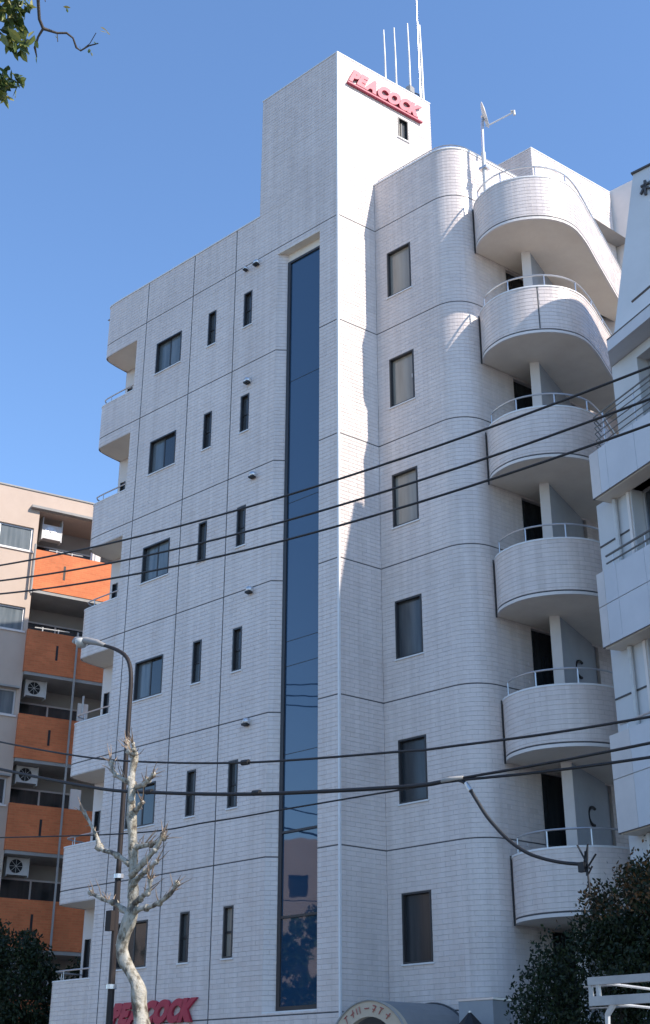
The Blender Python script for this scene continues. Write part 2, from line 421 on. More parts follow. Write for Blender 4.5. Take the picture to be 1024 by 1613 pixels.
mb = MB(); mb.box(3.55, 6.62, 19, 4.75, 9.5, 23.3); mb.build('rear_stair_block', M['white_paint'], white)
# copings
def cop(path, z, **k): m_ = MB(); coping(m_, path, z, **k); m_.build('coping', M['trim'], white)
cop(Path([(p.x, p.y) for p in PL.p]+[(-2.6, 0)]), ZR, h=.035)
cop(Path([(-2.62, 0), (0, 0), (BDx*3.06, BDy*3.06)]), ZTW, h=.03, over=.012)
cop(Path([(.23, 1.09)]+ARC+[BPs(2.1)]), ZC, h=.045, over=.018)
cop(Path([(q1[0]-1.6, q1[1]), q1, q2]), 23.2, h=.03, over=.012)
# low roof rail along bay roof
PCR = Path([(.3, 1.09)]+ARC+[BPs(2.1)])
mb = MB(); mb.tube([PCR.at(PCR.L*t/24, -.07, ZC+.17) for t in range(25)], .014, 6)
hr = mb.build('roof_rail', M['steel_rail'], white)
for t in range(0, 25, 4): mb = MB(); mb.tube([PCR.at(PCR.L*t/24, -.07, ZC+.04), PCR.at(PCR.L*t/24, -.07, ZC+.17)], .01, 6); sub(mb, 'rail_post', M['steel_rail'], hr)
# corner trim
mb = MB(); mb.box(-.032, -.012, 2.9, .012, .032, ZTW-.01); mb.build('corner_trim', M['trim'], white)
# recess: head, sill, right reveal, header band
mb = MB(); mb.prism([(-1.95, .0), (-.57, .0), (-.57, .22), (-1.75, .22)], 20.4, 20.5); mb.build('recess_head', M['soffit'], white)
mb = MB(); mb.box(-1.76, .2, 20.16, -.57, .26, 20.4); mb.build('recess_header', M['soffit'], white)
mb = MB(); mb.prism([(-1.95, .0), (-.57, .0), (-.57, .25), (-1.75, .25)], 3.22, 3.27); mb.build('recess_sill', M['trim'], white)
mb = MB(); mb.box(-.575, .013, 3.27, -.5, .25, 20.4); mb.build('recess_side_reveal', M['white_paint'], white)
# the glass strip: frame + panes
sw = MB(); sw.box(-1.76, .17, 3.27, -1.67, .24, 20.16); sw.box(-.62, .17, 3.27, -.576, .24, 20.16); sw.box(-1.67, .17, 3.27, -.62, .24, 3.36); sw.box(-1.67, .17, 20.1, -.62, .24, 20.16)
zz = []
z = 20.1
cuts = sorted([zk(1)-.9, zk(2)-1.1, zk(3)-1.4, 9.95, 8.1, 6.55, 4.95], reverse=True)
cuts = [c for c in cuts if 3.6 < c < 19.9]
for c in cuts: w_ = .022 if c < 7 else .006; sw.box(-1.67, .172 if c < 7 else .2, c-w_, -.62, .235, c+w_)
gs = sw.build('stairwell_window', M['darkframe'], white)
edges = [20.1]+cuts+[3.36]
for a, b in zip(edges, edges[1:]):
    p = MB(); tx = random.uniform(-.0012, .0012); p.hexa([(-1.67, .205+tx, b), (-.62, .205-tx, b), (-.62, .215, b), (-1.67, .215, b), (-1.67, .205, a), (-.62, .205, a), (-.62, .215, a), (-1.67, .215, a)])
    sub(p, 'pane', M['strip_glass'], gs)

# windows ------------------------------------------------------------
def window(F, a0, a1, z0, z1, kind, pane, parent=white, fmat='darkframe', name='window', dep=.075):
    fw_ = .035
    f = MB()
    for (x0, x1, y0, y1) in ((a0, a0+fw_, z0, z1), (a1-fw_, a1, z0, z1), (a0+fw_, a1-fw_, z0, z0+fw_), (a0+fw_, a1-fw_, z1-fw_, z1)):
        f.fbox(F, x0, x1, .008, -dep-.04, y0, y1)
    A0, A1, Z0, Z1 = a0+fw_, a1-fw_, z0+fw_, z1-fw_; panes = []
    if kind == 'slider':
        mid = (A0+A1)/2; f.fbox(F, mid-.02, mid+.02, -dep+.01, -dep-.03, Z0, Z1)
        panes = [(A0, mid-.02, Z0, Z1, -dep-.012), (mid+.02, A1, Z0, Z1, -dep)]
    elif kind == 'casement':
        mz = Z0+(Z1-Z0)*.5; f.fbox(F, A0, A1, -dep+.02, -dep-.03, mz-.022, mz+.022)
        panes = [(A0, A1, Z0, mz-.022, -dep), (A0, A1, mz+.022, Z1, -dep)]
    else:
        panes = [(A0, A1, Z0, Z1, -dep)]
    fo = f.build(name, M[fmat], parent)
    ps = pane if isinstance(pane, list) else [pane]*len(panes)
    for (x0, x1, y0, y1, o), pm in zip(panes, ps):
        p = MB(); e = random.uniform(-.002, .002); p.hexa([F(x0, o+e, y0), F(x1, o-e, y0), F(x1, o-.008, y0), F(x0, o-.008, y0), F(x0, o+e, y1), F(x1, o-e, y1), F(x1, o-.008, y1), F(x0, o-.008, y1)])
        sub(p, 'pane', M[pm], fo)
    s = MB(); s.fbox(F, a0-.03, a1+.03, .03, -.02, z0-.03, z0-.001); sub(s, 'sill', M['trim'] if parent is white else M['alu'], fo)
    return fo
FA = lambda a, o, z: Vector((a, -o, z))
FC = lambda a, o, z: Vector((.217+a, 1.09-o, z))
for k in range(6):
    z = zk(k)
    window(FA, *X_BW, z-H_BW[1], z-H_BW[0], 'slider', [('curtain_glass'), ('curtain_glass' if k in (0, 2) else 'win_glass')] if k != 5 else ['window_dark', 'win_glass'])
    window(FA, *X_N1, z-H_N[1], z-H_N[0], 'casement', ['frosted_dark', 'frosted_dark'] if k != 3 else ['curtain_glass', 'frosted_dark'])
    window(FA, *X_N2, z-H_N[1], z-H_N[0], 'casement', ['frosted_dark', 'frosted_dark'] if k != 5 else ['frosted', 'frosted'])
    fo = window(FC, .349, 1.034, z-H_C[1], z-H_C[0], 'single', 'frosted' if k < 3 else ('frosted_dark' if k == 3 else 'window_dark'))
    if k == 1:
        h = MB(); h.fbox(FC, .94, .97, -.04, -.07, z-1.5, z-1.4); sub(h, 'handle', M['white_metal'], fo)
FT = lambda a, o, z: PT.at(a, o, z)
window(FT, *TWH[0], 'slider', ['frosted', 'frosted_dark'])
# doors onto the balconies
for h in doorh:
    FD = lambda a, o, z: PC3.at(a, o, z)
    d_ = MB(); d_.fbox(FD, h[0], h[1], -.10, -.14, h[2], h[3]); d_.build('balcony_door', M['window_dark'], white)
# round vent caps
for (x, z) in ((-2.618, 20.467), (-2.985, 20.456), (-2.806, 17.185), (-2.543, 14.613), (-2.544, 11.828), (-2.531, 8.897)):
    r = .055 if x == -2.985 else .085
    v = MB(); pts = []; nn = 12
    prof = [(r, 0), (r, .05), (r*.9, .09), (r*.6, .12), (0.001, .13)]
    for (rr_, yy) in prof:
        for j in range(nn): v.v.append((x+rr_*math.cos(2*PI*j/nn), -.002-yy, z+rr_*math.sin(2*PI*j/nn)))
    for i in range(len(prof)-1):
        for j in range(nn): v.f.append((i*nn+j, i*nn+(j+1) % nn, (i+1)*nn+(j+1) % nn, (i+1)*nn+j))
    vc = v.build('vent_cap', M['alu'], white, smooth=True)
    s = MB(); s.fbox(FA, x-r*.8, x+r*.8, .13, .02, z-r*1.0, z-r*.5); sub(s, 'vent_opening', M['black'], vc)

# inner walls, pillar behind the balconies
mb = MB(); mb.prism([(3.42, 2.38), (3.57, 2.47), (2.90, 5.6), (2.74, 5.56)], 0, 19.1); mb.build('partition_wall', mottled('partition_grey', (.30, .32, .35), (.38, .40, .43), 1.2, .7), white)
mb = MB(); mb.prism([(3.405, 2.365), (3.425, 2.34), (3.59, 2.44), (3.578, 2.475)], 0, 19.095); mb.build('partition_end', M['white_paint'], white)
mb = MB(); mb.quad((2.6, 5.5, 0), (4.1, 6.6, 0), (4.1, 6.6, 19.2), (2.6, 5.5, 19.2)); mb.build('balcony_inner_wall', M['white_paint'], white)
# balconies ------------------------------------------------------------
BAL = chaikin([(2.648, 1.71), (2.80, 1.49), (3.12, 1.31), (3.6, 1.22), (4.12, 1.38), (4.56, 1.74), (4.80, 2.28), (4.72, 2.95), (4.55, 3.6)], 2)+[(4.02, 5.75), (3.82, 6.55)]
PBAL = Path(BAL)
def balcony(k):
    zb, zt = zk(k)-1.50, zk(k)-.36
    b = MB(); skin(b, PBAL, zb+.06, zt)
    inner = Path([(PBAL.at(c, -.13).x, PBAL.at(c, -.13).y) for c in PBAL.cum]); skin(b, inner, zb+.1, zt, off=0)
    bo = b.build('balcony', M['grout'], white)
    t = MB(); tiles(t, PBAL, zb+.09, zt, hjoint=False, vjoints=[PBAL.L*.255] if k in (1,) else []); o = t.build('balcony_tiling', M['tile'], None); o.parent = bo; o['kind'] = 'stuff'
    s = MB(); ins = [(PBAL.at(c, -.03).x, PBAL.at(c, -.03).y) for c in PBAL.cum]+[(3.6, 6.55), (3.3, 5.0)]; s.prism(ins, zb, zb+.14); sub(s, 'soffit', M['soffit'], bo)
    e = MB(); strip(e, PBAL, zb+.075, .03, -.002); sub(e, 'drip_groove', M['sealant'], bo)
    e = MB()
    for a, c in zip(PBAL.cum, PBAL.cum[1:]):
        e.quad(PBAL.at(a, .002, zb), PBAL.at(c, .002, zb), PBAL.at(c, .002, zb+.06), PBAL.at(a, .002, zb+.06)); e.quad(PBAL.at(a, -.05, zb-.001), PBAL.at(c, -.05, zb-.001), PBAL.at(c, .002, zb-.001), PBAL.at(a, .002, zb-.001))
    sub(e, 'edge_band', M['white_paint'], bo)
    c_ = MB(); coping(c_, PBAL, zt-.01, .15, .035, .012); sub(c_, 'parapet_cap', M['trim'], bo)
    r_ = MB(); s0, s1 = .35, PBAL.L-.2
    r_.tube([PBAL.at(s0+(s1-s0)*i/40, -.07, zt+.33) for i in range(41)], .019, 8)
    n = 9
    sub(r_, 'handrail', M['steel_rail'], bo)
    for i in range(n): r_ = MB(); r_.tube([PBAL.at(s0+(s1-s0)*i/(n-1), -.07, zt+.0), PBAL.at(s0+(s1-s0)*i/(n-1), -.07, zt+.33)], .015, 6); sub(r_, 'rail_post', M['steel_rail'], bo)
    if k == 1:
        v = MB(); vstrip(v, PBAL, PBAL.L*.255, zb+.1, zt); sub(v, 'joint', M['sealant'], bo)
    return bo
for k in range(6): balcony(k)
# dark seam where each balcony meets the wall
for k in range(6):
    mb = MB(); mb.fbox(lambda a, o, z: PC3.at(a, o, z), .0, .035, .012, -.01, zk(k)-1.52, zk(k)-.3); mb.build('balcony_seam', M['sealant'], white)
# hose / vents on inner wall
for k in (3, 4):
    c = MB(); z = zk(k)-2.33; cx_, cy_ = 3.30, 3.39
    pts = [Vector((cx_+.10, cy_+.17*math.cos(a), z+.17*math.sin(a))) for a in [math.radians(q) for q in range(60, 290, 20)]]
    c.tube(pts, .03, 6); c.build('hose_loop', M['black'], white)

# joints & tile mass
jt.build('sealant_joint', M['sealant'], white)
to = tl.build('wall_tiling', M['tile'], white); to['kind'] = 'stuff'
# individually built tiles (nearest, largest in view)
pick = [p for p in pick if p != 'x']
tm = MB(); tile_v(tm, Vector((-(TW-VG)/2, 0, 0)), Vector(((TW-VG)/2, 0, 0)), Vector((0, -1, 0)), Vector((0, -1, 0)), 0, PITCHZ-GAP)
tme = bpy.data.meshes.new('tile'); tme.from_pydata(tm.v, [], tm.f); tme.materials.append(M['tile'])
for (p, za, d) in pick:
    o = bpy.data.objects.new('tile', tme); COL.objects.link(o); o.parent = white
    o.location = (p.x, p.y, za); o.rotation_euler = (0, 0, math.atan2(d.y, d.x))

# ------------------------------------------------------------------ signs
def letters(txt, F, a0, a1, z0, z1, mat, parent, side, ext=.05, shear=.42):
    c = bpy.data.curves.new('t', 'FONT'); objs = []
    def mesh_of(ch):
        c.body = ch; c.size = 1; c.extrude = .5; c.offset = .08; c.shear = 0
        o = bpy.data.objects.new('t', c); COL.objects.link(o); bpy.context.view_layer.update()
        dg = bpy.context.evaluated_depsgraph_get(); me = bpy.data.meshes.new_from_object(o.evaluated_get(dg)); bpy.data.objects.remove(o)
        return me
    ms = [mesh_of(ch) for ch in txt]
    W = []; 
    for me in ms:
        xs = [v.co.x for v in me.vertices]; W.append((min(xs), max(xs)))
    ys = [v.co.y for me in ms for v in me.vertices]; y0, y1 = min(ys), max(ys)
    gap = -.03; tot = sum(b-a for a, b in W)+gap*(len(ms)-1); k = (a1-a0-shear*(z1-z0))/tot; x = 0
    for me, (lo, hi), ch in zip(ms, W, txt):
        for v in me.vertices:
            t = (v.co.y-y0)/(y1-y0); a = a0+(x+v.co.x-lo)*k+shear*t*(z1-z0); zz_ = z0+t*(z1-z0)
            v.co = F(a, .02+ext*(v.co.z+.5), zz_)
        me.materials.clear(); me.materials.append(mat); me.materials.append(side)
        for p in me.polygons: p.material_index = 0
        me.update()
        nz = F(0, 1, 0)-F(0, 0, 0)
        for p in me.polygons:
            if abs(p.normal.dot(nz)) < .7: p.material_index = 1
        o = bpy.data.objects.new('letter', me); COL.objects.link(o); o.parent = parent; o.matrix_parent_inverse = Matrix.Translation(-Vector(parent.location))
        x += hi-lo+gap
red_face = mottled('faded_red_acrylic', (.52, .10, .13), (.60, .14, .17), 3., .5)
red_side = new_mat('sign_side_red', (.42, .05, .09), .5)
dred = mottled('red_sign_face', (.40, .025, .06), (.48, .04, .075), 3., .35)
FB = lambda a, o, z: Vector((BDx*a+BDy*o, BDy*a-BDx*o, z))
sg = empty('shop_sign', (BDx*1.5, BDy*1.5, 24.73), 'faded pink-red lettered sign reading PEACOCK high on the sunlit tower wall', 'sign', None)
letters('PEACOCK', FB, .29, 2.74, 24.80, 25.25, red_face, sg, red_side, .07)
mb = MB(); mb.fbox(FB, .27, 2.70, .02, .09, 24.73, 24.78); mb.build('underline_bar', red_side, sg)
sg2 = empty('shop_sign', (-5, 0, 2.95), 'dark red lettered sign reading PEACOCK low on the shaded front wall behind the bare tree', 'sign', None)
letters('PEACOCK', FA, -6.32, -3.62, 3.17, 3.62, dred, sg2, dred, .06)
mb = MB()
for (a0, a1) in ((-6.34, -3.78),): mb.fbox(FA, a0, a1, .01, .05, 2.95, 3.10)
mb.build('underline_bar', dred, sg2)
mb = MB(); mb.fbox(FA, -6.2, -3.9, .004, .03, 3.11, 3.15); mb.build('white_line', M['trim'], sg2)

# ------------------------------------------------------------------ rooftop things
def pole(name, pts, r, mat, label, cat, group=None, extra=None):
    e = empty(name, pts[0], label, cat, group)
    mb = MB(); mb.tube(pts, r, 8); mb.build('mast', mat, e, smooth=False)
    return e
for (s_, top, rr, lab) in ((1.66, 27.45, .022, 'shortest thin white antenna mast, nearest the sign end of the tower roof'), (2.02, 27.75, .022, 'second thin white antenna mast from the left on the tower roof'), (2.5, 28.2, .024, 'third white antenna mast, with a small clamp box at its foot, on the tower roof'), (2.93, 28.4, .036, 'thickest white antenna mast at the rear corner of the tower roof')):
    b = FB(s_, -.12, 25.6); t = FB(s_-.03, -.12, top)
    e = pole('antenna_mast', [b, (b+t)/2+Vector((.01, 0, 0)), t], [rr*1.15, rr, rr*.8], M['white_metal'], lab, 'antenna', 'antenna masts on the tower roof')
    m_ = MB(); m_.box(b.x-.05, b.y-.05, 25.6, b.x+.05, b.y+.05, 25.68); m_.build('base_plate', M['alu'], e)
    if s_ == 2.5:
        m_ = MB(); m_.box(b.x-.07, b.y-.1, 25.75, b.x+.07, b.y+.08, 25.95); m_.build('clamp_box', M['concrete'], e)
        m_ = MB(); m_.tube([FB(2.3, -.1, 25.66), FB(2.5, -.1, 25.8), FB(2.75, -.1, 25.85), FB(2.9, -.1, 25.68)], .018, 6); m_.build('feed_cable', M['black'], e)
b = FB(2.86, -.14, 25.6); e = pole('antenna_mast', [b, FB(2.84, -.14, 30.6)], [.022, .015], M['alu'], 'tallest thin grey antenna mast reaching out of the top of the picture', 'antenna', 'antenna masts on the tower roof')
m_ = MB(); m_.tube([FB(2.86, -.14, 25.9), FB(2.93, -.12, 25.9)], .015, 6); m_.build('clamp', M['alu'], e)
# satellite dish
base = Vector((3.02, 1.69, 20.5))
ds = empty('satellite_dish', base, 'white satellite dish seen edge-on, on a pole above the topmost round balcony', 'satellite dish')
mb = MB(); mb.tube([base, base+Vector((0, .0, 1.25))], .055, 10); mb.build('lower_pole', M['white_metal'], ds)
mb = MB(); mb.tube([base+Vector((0, 0, 1.25)), base+Vector((.01, .02, 2.15)), base+Vector((.03, .04, 2.32))], .035, 10); mb.build('upper_pole', M['alu'], ds)
mb = MB(); 
for zc in (.02, .75): mb.box(base.x-.1, base.y-.08, base.z+zc, base.x+.1, base.y+.08, base.z+zc+.06)
mb.build('bracket', M['alu'], ds)
nrm = (Vector((.741, .671, .001))*.955+Vector((.284, -.315, .906))*.30+Vector((.59, -.64, -.48))*.10).normalized()
cen = base+Vector((.0, .0, 2.34))+nrm*.10
ax = nrm.cross(Vector((0, 0, 1))).normalized(); ay = nrm.cross(ax).normalized()
mb = MB(); nn = 24; rings = [0.001, .1, .2, .28, .31]
for off in (0, .012):
    for r in rings:
        for j in range(nn):
            q = cen+ax*math.cos(2*PI*j/nn)*r*.95+ay*math.sin(2*PI*j/nn)*r*1.05+nrm*(r*r*.55-off-.05); mb.v.append(tuple(q))
nr = len(rings)
for o_ in (0, nr*nn):
    for i in range(nr-1):
        for j in range(nn): mb.f.append((o_+i*nn+j, o_+i*nn+(j+1) % nn, o_+(i+1)*nn+(j+1) % nn, o_+(i+1)*nn+j))
for j in range(nn): mb.f.append(((nr-1)*nn+j, (nr-1)*nn+(j+1) % nn, nr*nn+(nr-1)*nn+(j+1) % nn, nr*nn+(nr-1)*nn+j))
mb.build('reflector', M['white_metal'], ds, smooth=True)
low = cen+ay*.33 if (cen+ay*.33).z < cen.z else cen-ay*.33
tip = low+nrm*.62+Vector((0, 0, .14))
mb = MB(); mb.tube([low-nrm*.08, low, tip], .018, 6); mb.build('arm', M['white_metal'], ds)
mb = MB(); mb.tube([tip+Vector((0, 0, -.09)), tip+Vector((0, 0, .03)), tip-nrm*.08+Vector((0, 0, .05))], .03, 8); mb.build('receiver', M['white_metal'], ds)
mb = MB(); mb.tube([base+Vector((.03, .04, 2.3)), cen-nrm*.05], .05, 6); mb.build('mount', M['alu'], ds)

# ------------------------------------------------------------------ neighbour on the right (grey panelled building)
RW = Vector((.918, -.397, 0)); RI = Vector((.397, .918, 0)); RO = Vector((4.56, 1.04, 0))
def FR(a, o, z): return RO+RW*a-RI*o+Vector((0, 0, z))       # o = outward (towards the street)
grey_panel = mottled('grey_panel', (.52, .53, .56), (.60, .61, .64), .9, .45, 5)
grey_wall = mottled('grey_wall', (.54, .55, .56), (.62, .63, .64), .7, .6, 5, .04)
right = empty('apartment_building', FR(2, 0, 0), 'grey panelled apartment building at the right edge with stepped balconies and a sloping top wall', 'building')
AE = 9.0
mb = MB(); skin(mb, Path([(FR(.76, -.35, 0).x, FR(.76, -.35, 0).y), (FR(AE, -.35, 0).x, FR(AE, -.35, 0).y)]), 0, 11.7, [(1.0, 3.2, 2.9*0+.3, 2.6), (1.0, 3.4, 3.6, 5.69), (1.02, 3.4, 6.6, 8.83), (1.02, 3.4, 9.3, 11.6)], off=0, depth=.5)
mb.build('front_wall', grey_wall, right)
mb = MB(); skin(mb, Path([(FR(1.62, -.35, 0).x, FR(1.62, -.35, 0).y), (FR(AE, -.35, 0).x, FR(AE, -.35, 0).y)]), 11.7, 14.2, [(.73, 3.2, 12.0, 14.0)], off=0, depth=.5)
mb.build('upper_front_wall', grey_wall, right)
for (a, z0, z1) in ((1.76, .3, 2.6), (1.76, 3.6, 5.69), (1.78, 6.6, 8.83), (1.78, 9.3, 11.6), (2.36, 12.0, 14.0)):
    w = MB()
    for x in (a+.02, a+1.1, a+2.1): w.fbox(FR, x, x+.05, -.58, -.66, z0, z1)
    w.fbox(FR, a+.02, a+2.1, -.58, -.66, z0, z0+.05); w.fbox(FR, a+.02, a+2.1, -.58, -.66, z1-.05, z1)
    wo2 = w.build('balcony_door', M['alu'], right)
    for x in (a+.07, a+1.15): p = MB(); p.fbox(FR, x, x+.98, -.61, -.62, z0+.05, z1-.05); sub(p, 'pane', M['win_glass'], wo2)
# end wall running back, rear, roof
def endwall(a, z0, z1, t0, t1, name='end_wall'):
    m_ = MB(); m_.quad(FR(a, -t0, z0), FR(a, -t1, z0), FR(a, -t1, z1), FR(a, -t0, z1)); return m_.build(name, grey_wall, right)
endwall(.76, 0, 11.7, .35, 12); endwall(1.62, 11.7, 14.2, .35, 12)
mb = MB(); mb.fbox(FR, .76, AE, -.36, -12, 11.6, 11.7); mb.fbox(FR, 1.62, AE, -.36, -12, 14.14, 14.2); mb.build('floor_slab', M['soffit'], right)
# sloping top wall
a0 = 2.0; zt0, zt1 = 14.47, 18.95
ab, tb, at_, tt = 1.40, .515, 1.78, 1.30           # lower and upper end of the sloping wall's left edge (along, back)
slope = (zt1-zt0)/(tt-tb)
# the top wall runs parallel to the street and leans back
WX0, WY0, WX1, WY1, XE = 6.05, .957, 6.71, 1.53, 14.0
mb = MB()
mb.hexa([(WX0, WY0, zt0), (XE, WY0, zt0), (XE, 11, zt0), (WX0+1.2, 11, zt0), (WX1, WY1, zt1), (XE, WY1, zt1), (XE, 11, zt1), (WX1+1.2, 11, zt1)])
mb.build('sloping_wall', grey_wall, right)
mb = MB(); mb.prism([(q.x, q.y) for q in (FR(a0+.03, .03, 0), FR(AE, .03, 0), FR(AE, -12, 0), FR(ab, -12, 0), FR(ab, -tb, 0))], 14.21, 14.468); mb.build('eaves_slab', grey_panel, right)
mb = MB(); mb.box(WX1-.03, WY1-.04, zt1, XE, WY1+.2, zt1+.04); mb.build('coping', M['sealant'], right)
mb = MB(); mb.box(8.2, 2.3, 18.0, XE, 8.5, 20.05); mb.build('unseen_shade_block', grey_wall, right)  # unseen rooftop mass, added so its shadow falls on the white balconies
mb = MB(); mb.tube([FR(a0+.9, .07, zt0+.28), FR(AE, .07, zt0+.28)], .022, 6); mb.build('handrail', M['sealant'], right)
mb = MB(); mb.fbox(FR, a0+.03, AE, .036, .02, zt0-.03, zt0-.004); mb.build('drip_groove', M['sealant'], right)
# sign character strokes on the sloping wall
def FS(a, o, z):          # frame on the slope
    a = cA+(a-cA)*.8; z = cZ+(z-cZ)*.8
    return Vector((a, WY0+(WY1-WY0)*(z-zt0)/(zt1-zt0)-o, z+o*.13))
ch = MB()
def stroke(a0_, z0_, a1_, z1_, w=.05):
    d = Vector((a1_-a0_, z1_-z0_)).normalized(); n_ = Vector((-d.y, d.x))*w/2
    q = [(a0_+n_.x, z0_+n_.y), (a1_+n_.x, z1_+n_.y), (a1_-n_.x, z1_-n_.y), (a0_-n_.x, z0_-n_.y)]
    ch.hexa([FS(x, .005, z) for x, z in q]+[FS(x, .05, z) for x, z in q])
cA, cZ = 6.90, 18.24
stroke(cA+.10, cZ+.44, cA+.10, cZ-.04, .06); stroke(cA-.02, cZ+.30, cA+.22, cZ+.30); stroke(cA+.10, cZ+.27, cA-.03, cZ+.06); stroke(cA+.11, cZ+.24, cA+.21, cZ+.12)
stroke(cA+.42, cZ+.42, cA+.24, cZ+.30); stroke(cA+.45, cZ+.30, cA+.25, cZ+.16); stroke(cA+.48, cZ+.18, cA+.24, cZ-.02)
cs = ch.build('sign_character', M['sealant'], right)
# balconies of the right-hand building
end_panel = mottled('end_panel', (.56, .53, .52), (.66, .62, .60), 1.5, .6)
def rbal(zb, zt, a_cap, joints, hj, rails, seam=True):
    Pp = Path([(FR(*p, 0).x, FR(*p, 0).y) for p in ((a_cap+.02, -.36), (a_cap, 0.0), (AE, 0.0))])
    b = MB(); skin(b, Pp, zb+.12, zt, off=-.02)
    bo = b.build('balcony', grey_wall, right)
    # panels: each a slab proud of the parapet, butted with open joints
    cuts = [0, Pp.cum[1]]+[Pp.cum[1]+j for j in joints]
    while cuts[-1] < Pp.L-1: cuts.append(cuts[-1]+.92)
    rows = [(zb+.02, zt)] if not hj else [(zb+.02, hj), (hj, zt)]
    for (z0, z1) in rows:
        for c0, c1 in zip(cuts, cuts[1:]):
            g = .008; p = MB(); A_ = lambda s_, o, z: Pp.at(s_, o, z)
            p.hexa([A_(c0+g, -.02, z0+g), A_(c1-g, -.02, z0+g), A_(c1-g, 0.004, z0+g), A_(c0+g, 0.004, z0+g), A_(c0+g, -.02, z1-g), A_(c1-g, -.02, z1-g), A_(c1-g, 0.004, z1-g), A_(c0+g, 0.004, z1-g)])
            sub(p, 'panel', end_panel if c0 == Pp.cum[1] else grey_panel, bo)
    s = MB(); s.prism([(v.x, v.y) for v in (Pp.at(c, -.03) for c in Pp.cum)]+[(FR(AE, -.36, 0).x, FR(AE, -.36, 0).y)], zb, zb+.13); sub(s, 'soffit', M['soffit'], bo)
    e = MB(); strip(e, Pp, zb+.03, .035, .0); sub(e, 'drip_groove', M['sealant'], bo)
    for (h, r, mt) in rails:
        t = MB(); s0 = Pp.cum[1]+.2 if len(rails) > 2 else Pp.cum[1]+.28
        q = [Pp.at(s0+(Pp.L-s0)*i/20, -.02, zt+h) for i in range(21)]
        if len(rails) > 2: q = [Pp.at(.05, -.02, zt+h-.03)]+q
        t.tube(q, r, 6); sub(t, 'rail', M[mt], bo)
    for i in range(8):
        t = MB(); s_ = Pp.cum[1]+.45+i*.9; t.tube([Pp.at(s_, -.03, zt), Pp.at(s_, -.03, zt+max([h for h, _, _ in rails]+[.05]))], .012, 6); sub(t, 'rail_post', M['steel_rail'], bo)
rbal(11.58, 12.50, 1.14, [.27, .5, 1.31, 2.12], None, [(.08, .011, 'rail_dark'), (.2, .011, 'rail_dark'), (.34, .011, 'rail_dark'), (.46, .011, 'rail_dark'), (.58, .011, 'rail_dark'), (.68, .016, 'rail_dark')])
rbal(8.80, 10.18, 1.02, [.22, .57, 1.35], 9.55, [(.10, .016, 'rail_dark'), (.24, .02, 'rail_dark')])
rbal(5.66, 7.30, .96, [.54, 1.35], 6.55, [(.12, .02, 'alu')])
rbal(2.8, 4.2, .94, [.54, 1.35], 3.5, [(.12, .02, 'alu')])
for (z0, z1) in ((8.95-1.7, 8.78), (10.1, 11.56), (4.1, 5.64)):
    p = MB(); p.tube([FR(1.36, -.29, z0), FR(1.36, -.29, z1)], .045, 8); p.build('downpipe', M['white_metal'], right)
    p = MB(); p.fbox(FR, 1.68, 1.75, -.31, -.35, z0, z1); p.build('pilaster', M['white_paint'], right)
    p = MB(); p.fbox(FR, .77, 1.67, -.335, -.35, z0+.75, z0+.78); p.build('joint', M['sealant'], right)
# roof ladder behind
lad = empty('roof_ladder', (5.3, 6.9, 21), 'small white tubular ladder top standing beside the grey building roof', 'ladder')

# ------------------------------------------------------------------ neighbour on the left (beige with orange brick balconies)
LD = Vector((.314, .9494, 0)); LN = Vector((.9494, -.314, 0)); LO = Vector((-15.20, 5.92, 0))
def FL(s_, o, z): return LO+LD*s_*1.04+LN*o+Vector((0, 0, z*1.04-.064))
beige = mottled('beige_render', (.47, .37, .30), (.55, .44, .36), .8, .85, 6, .05)
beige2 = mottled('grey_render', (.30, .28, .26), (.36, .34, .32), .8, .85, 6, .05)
def brick_mat():
    m = new_mat('orange_brick_tile', (.45, .16, .07), .7, .3)
    g = N(m, 'ShaderNodeTexCoord'); mp = N(m, 'ShaderNodeMapping'); mp.inputs['Rotation'].default_value = (math.radians(90), 0, 0); lk(m, g.outputs['Object'], mp.inputs[0])
    sx = N(m, 'ShaderNodeSeparateXYZ'); lk(m, g.outputs['Object'], sx.inputs[0]); cb = N(m, 'ShaderNodeCombineXYZ'); lk(m, sx.outputs['Y'], cb.inputs[0]); lk(m, sx.outputs['Z'], cb.inputs[1])
    b = N(m, 'ShaderNodeTexBrick'); lk(m, cb.outputs[0], b.inputs['Vector']); b.inputs['Scale'].default_value = 1; b.inputs['Brick Width'].default_value = .22; b.inputs['Row Height'].default_value = .068; b.inputs['Mortar Size'].default_value = .008
    b.inputs['Color1'].default_value = (.68, .20, .08, 1); b.inputs['Color2'].default_value = (.58, .165, .065, 1); b.inputs['Mortar'].default_value = (.60, .22, .09, 1)
    c = mixc(m, 1., b.outputs['Color'], ramp(m, noise(m, 1.1, 6, .7), [(.3, (.78, .76, .74)), (.7, (1.1, 1.08, 1.05))]), 'MULTIPLY'); setc(m, c)
    bump(m, b.outputs['Fac'], -.3, .01); return m
brick = brick_mat()
left = empty('apartment_building', FL(-2, 0, 0), 'beige apartment building behind at left with orange brick balcony fronts', 'building')
LZ = 19.12; PLs = 2.58
mb = MB()
PLF = Path([(FL(-9, 0, 0).x, FL(-9, 0, 0).y), (FL(-2.45, 0, 0).x, FL(-2.45, 0, 0).y)])
ls = lambda z: z*1.04-.064
winz = [(17.10, 17.88), (14.52, 15.27), (11.95, 12.72), (9.38, 10.15), (6.8, 7.57), (4.2, 5.0)]
hl = [(2.0*1.04, 6.42*1.04, ls(a), ls(b)) for a, b in winz]
skin(mb, PLF, 0, ls(LZ), hl, off=0, depth=.2)
mb.build('front_wall', beige, left)
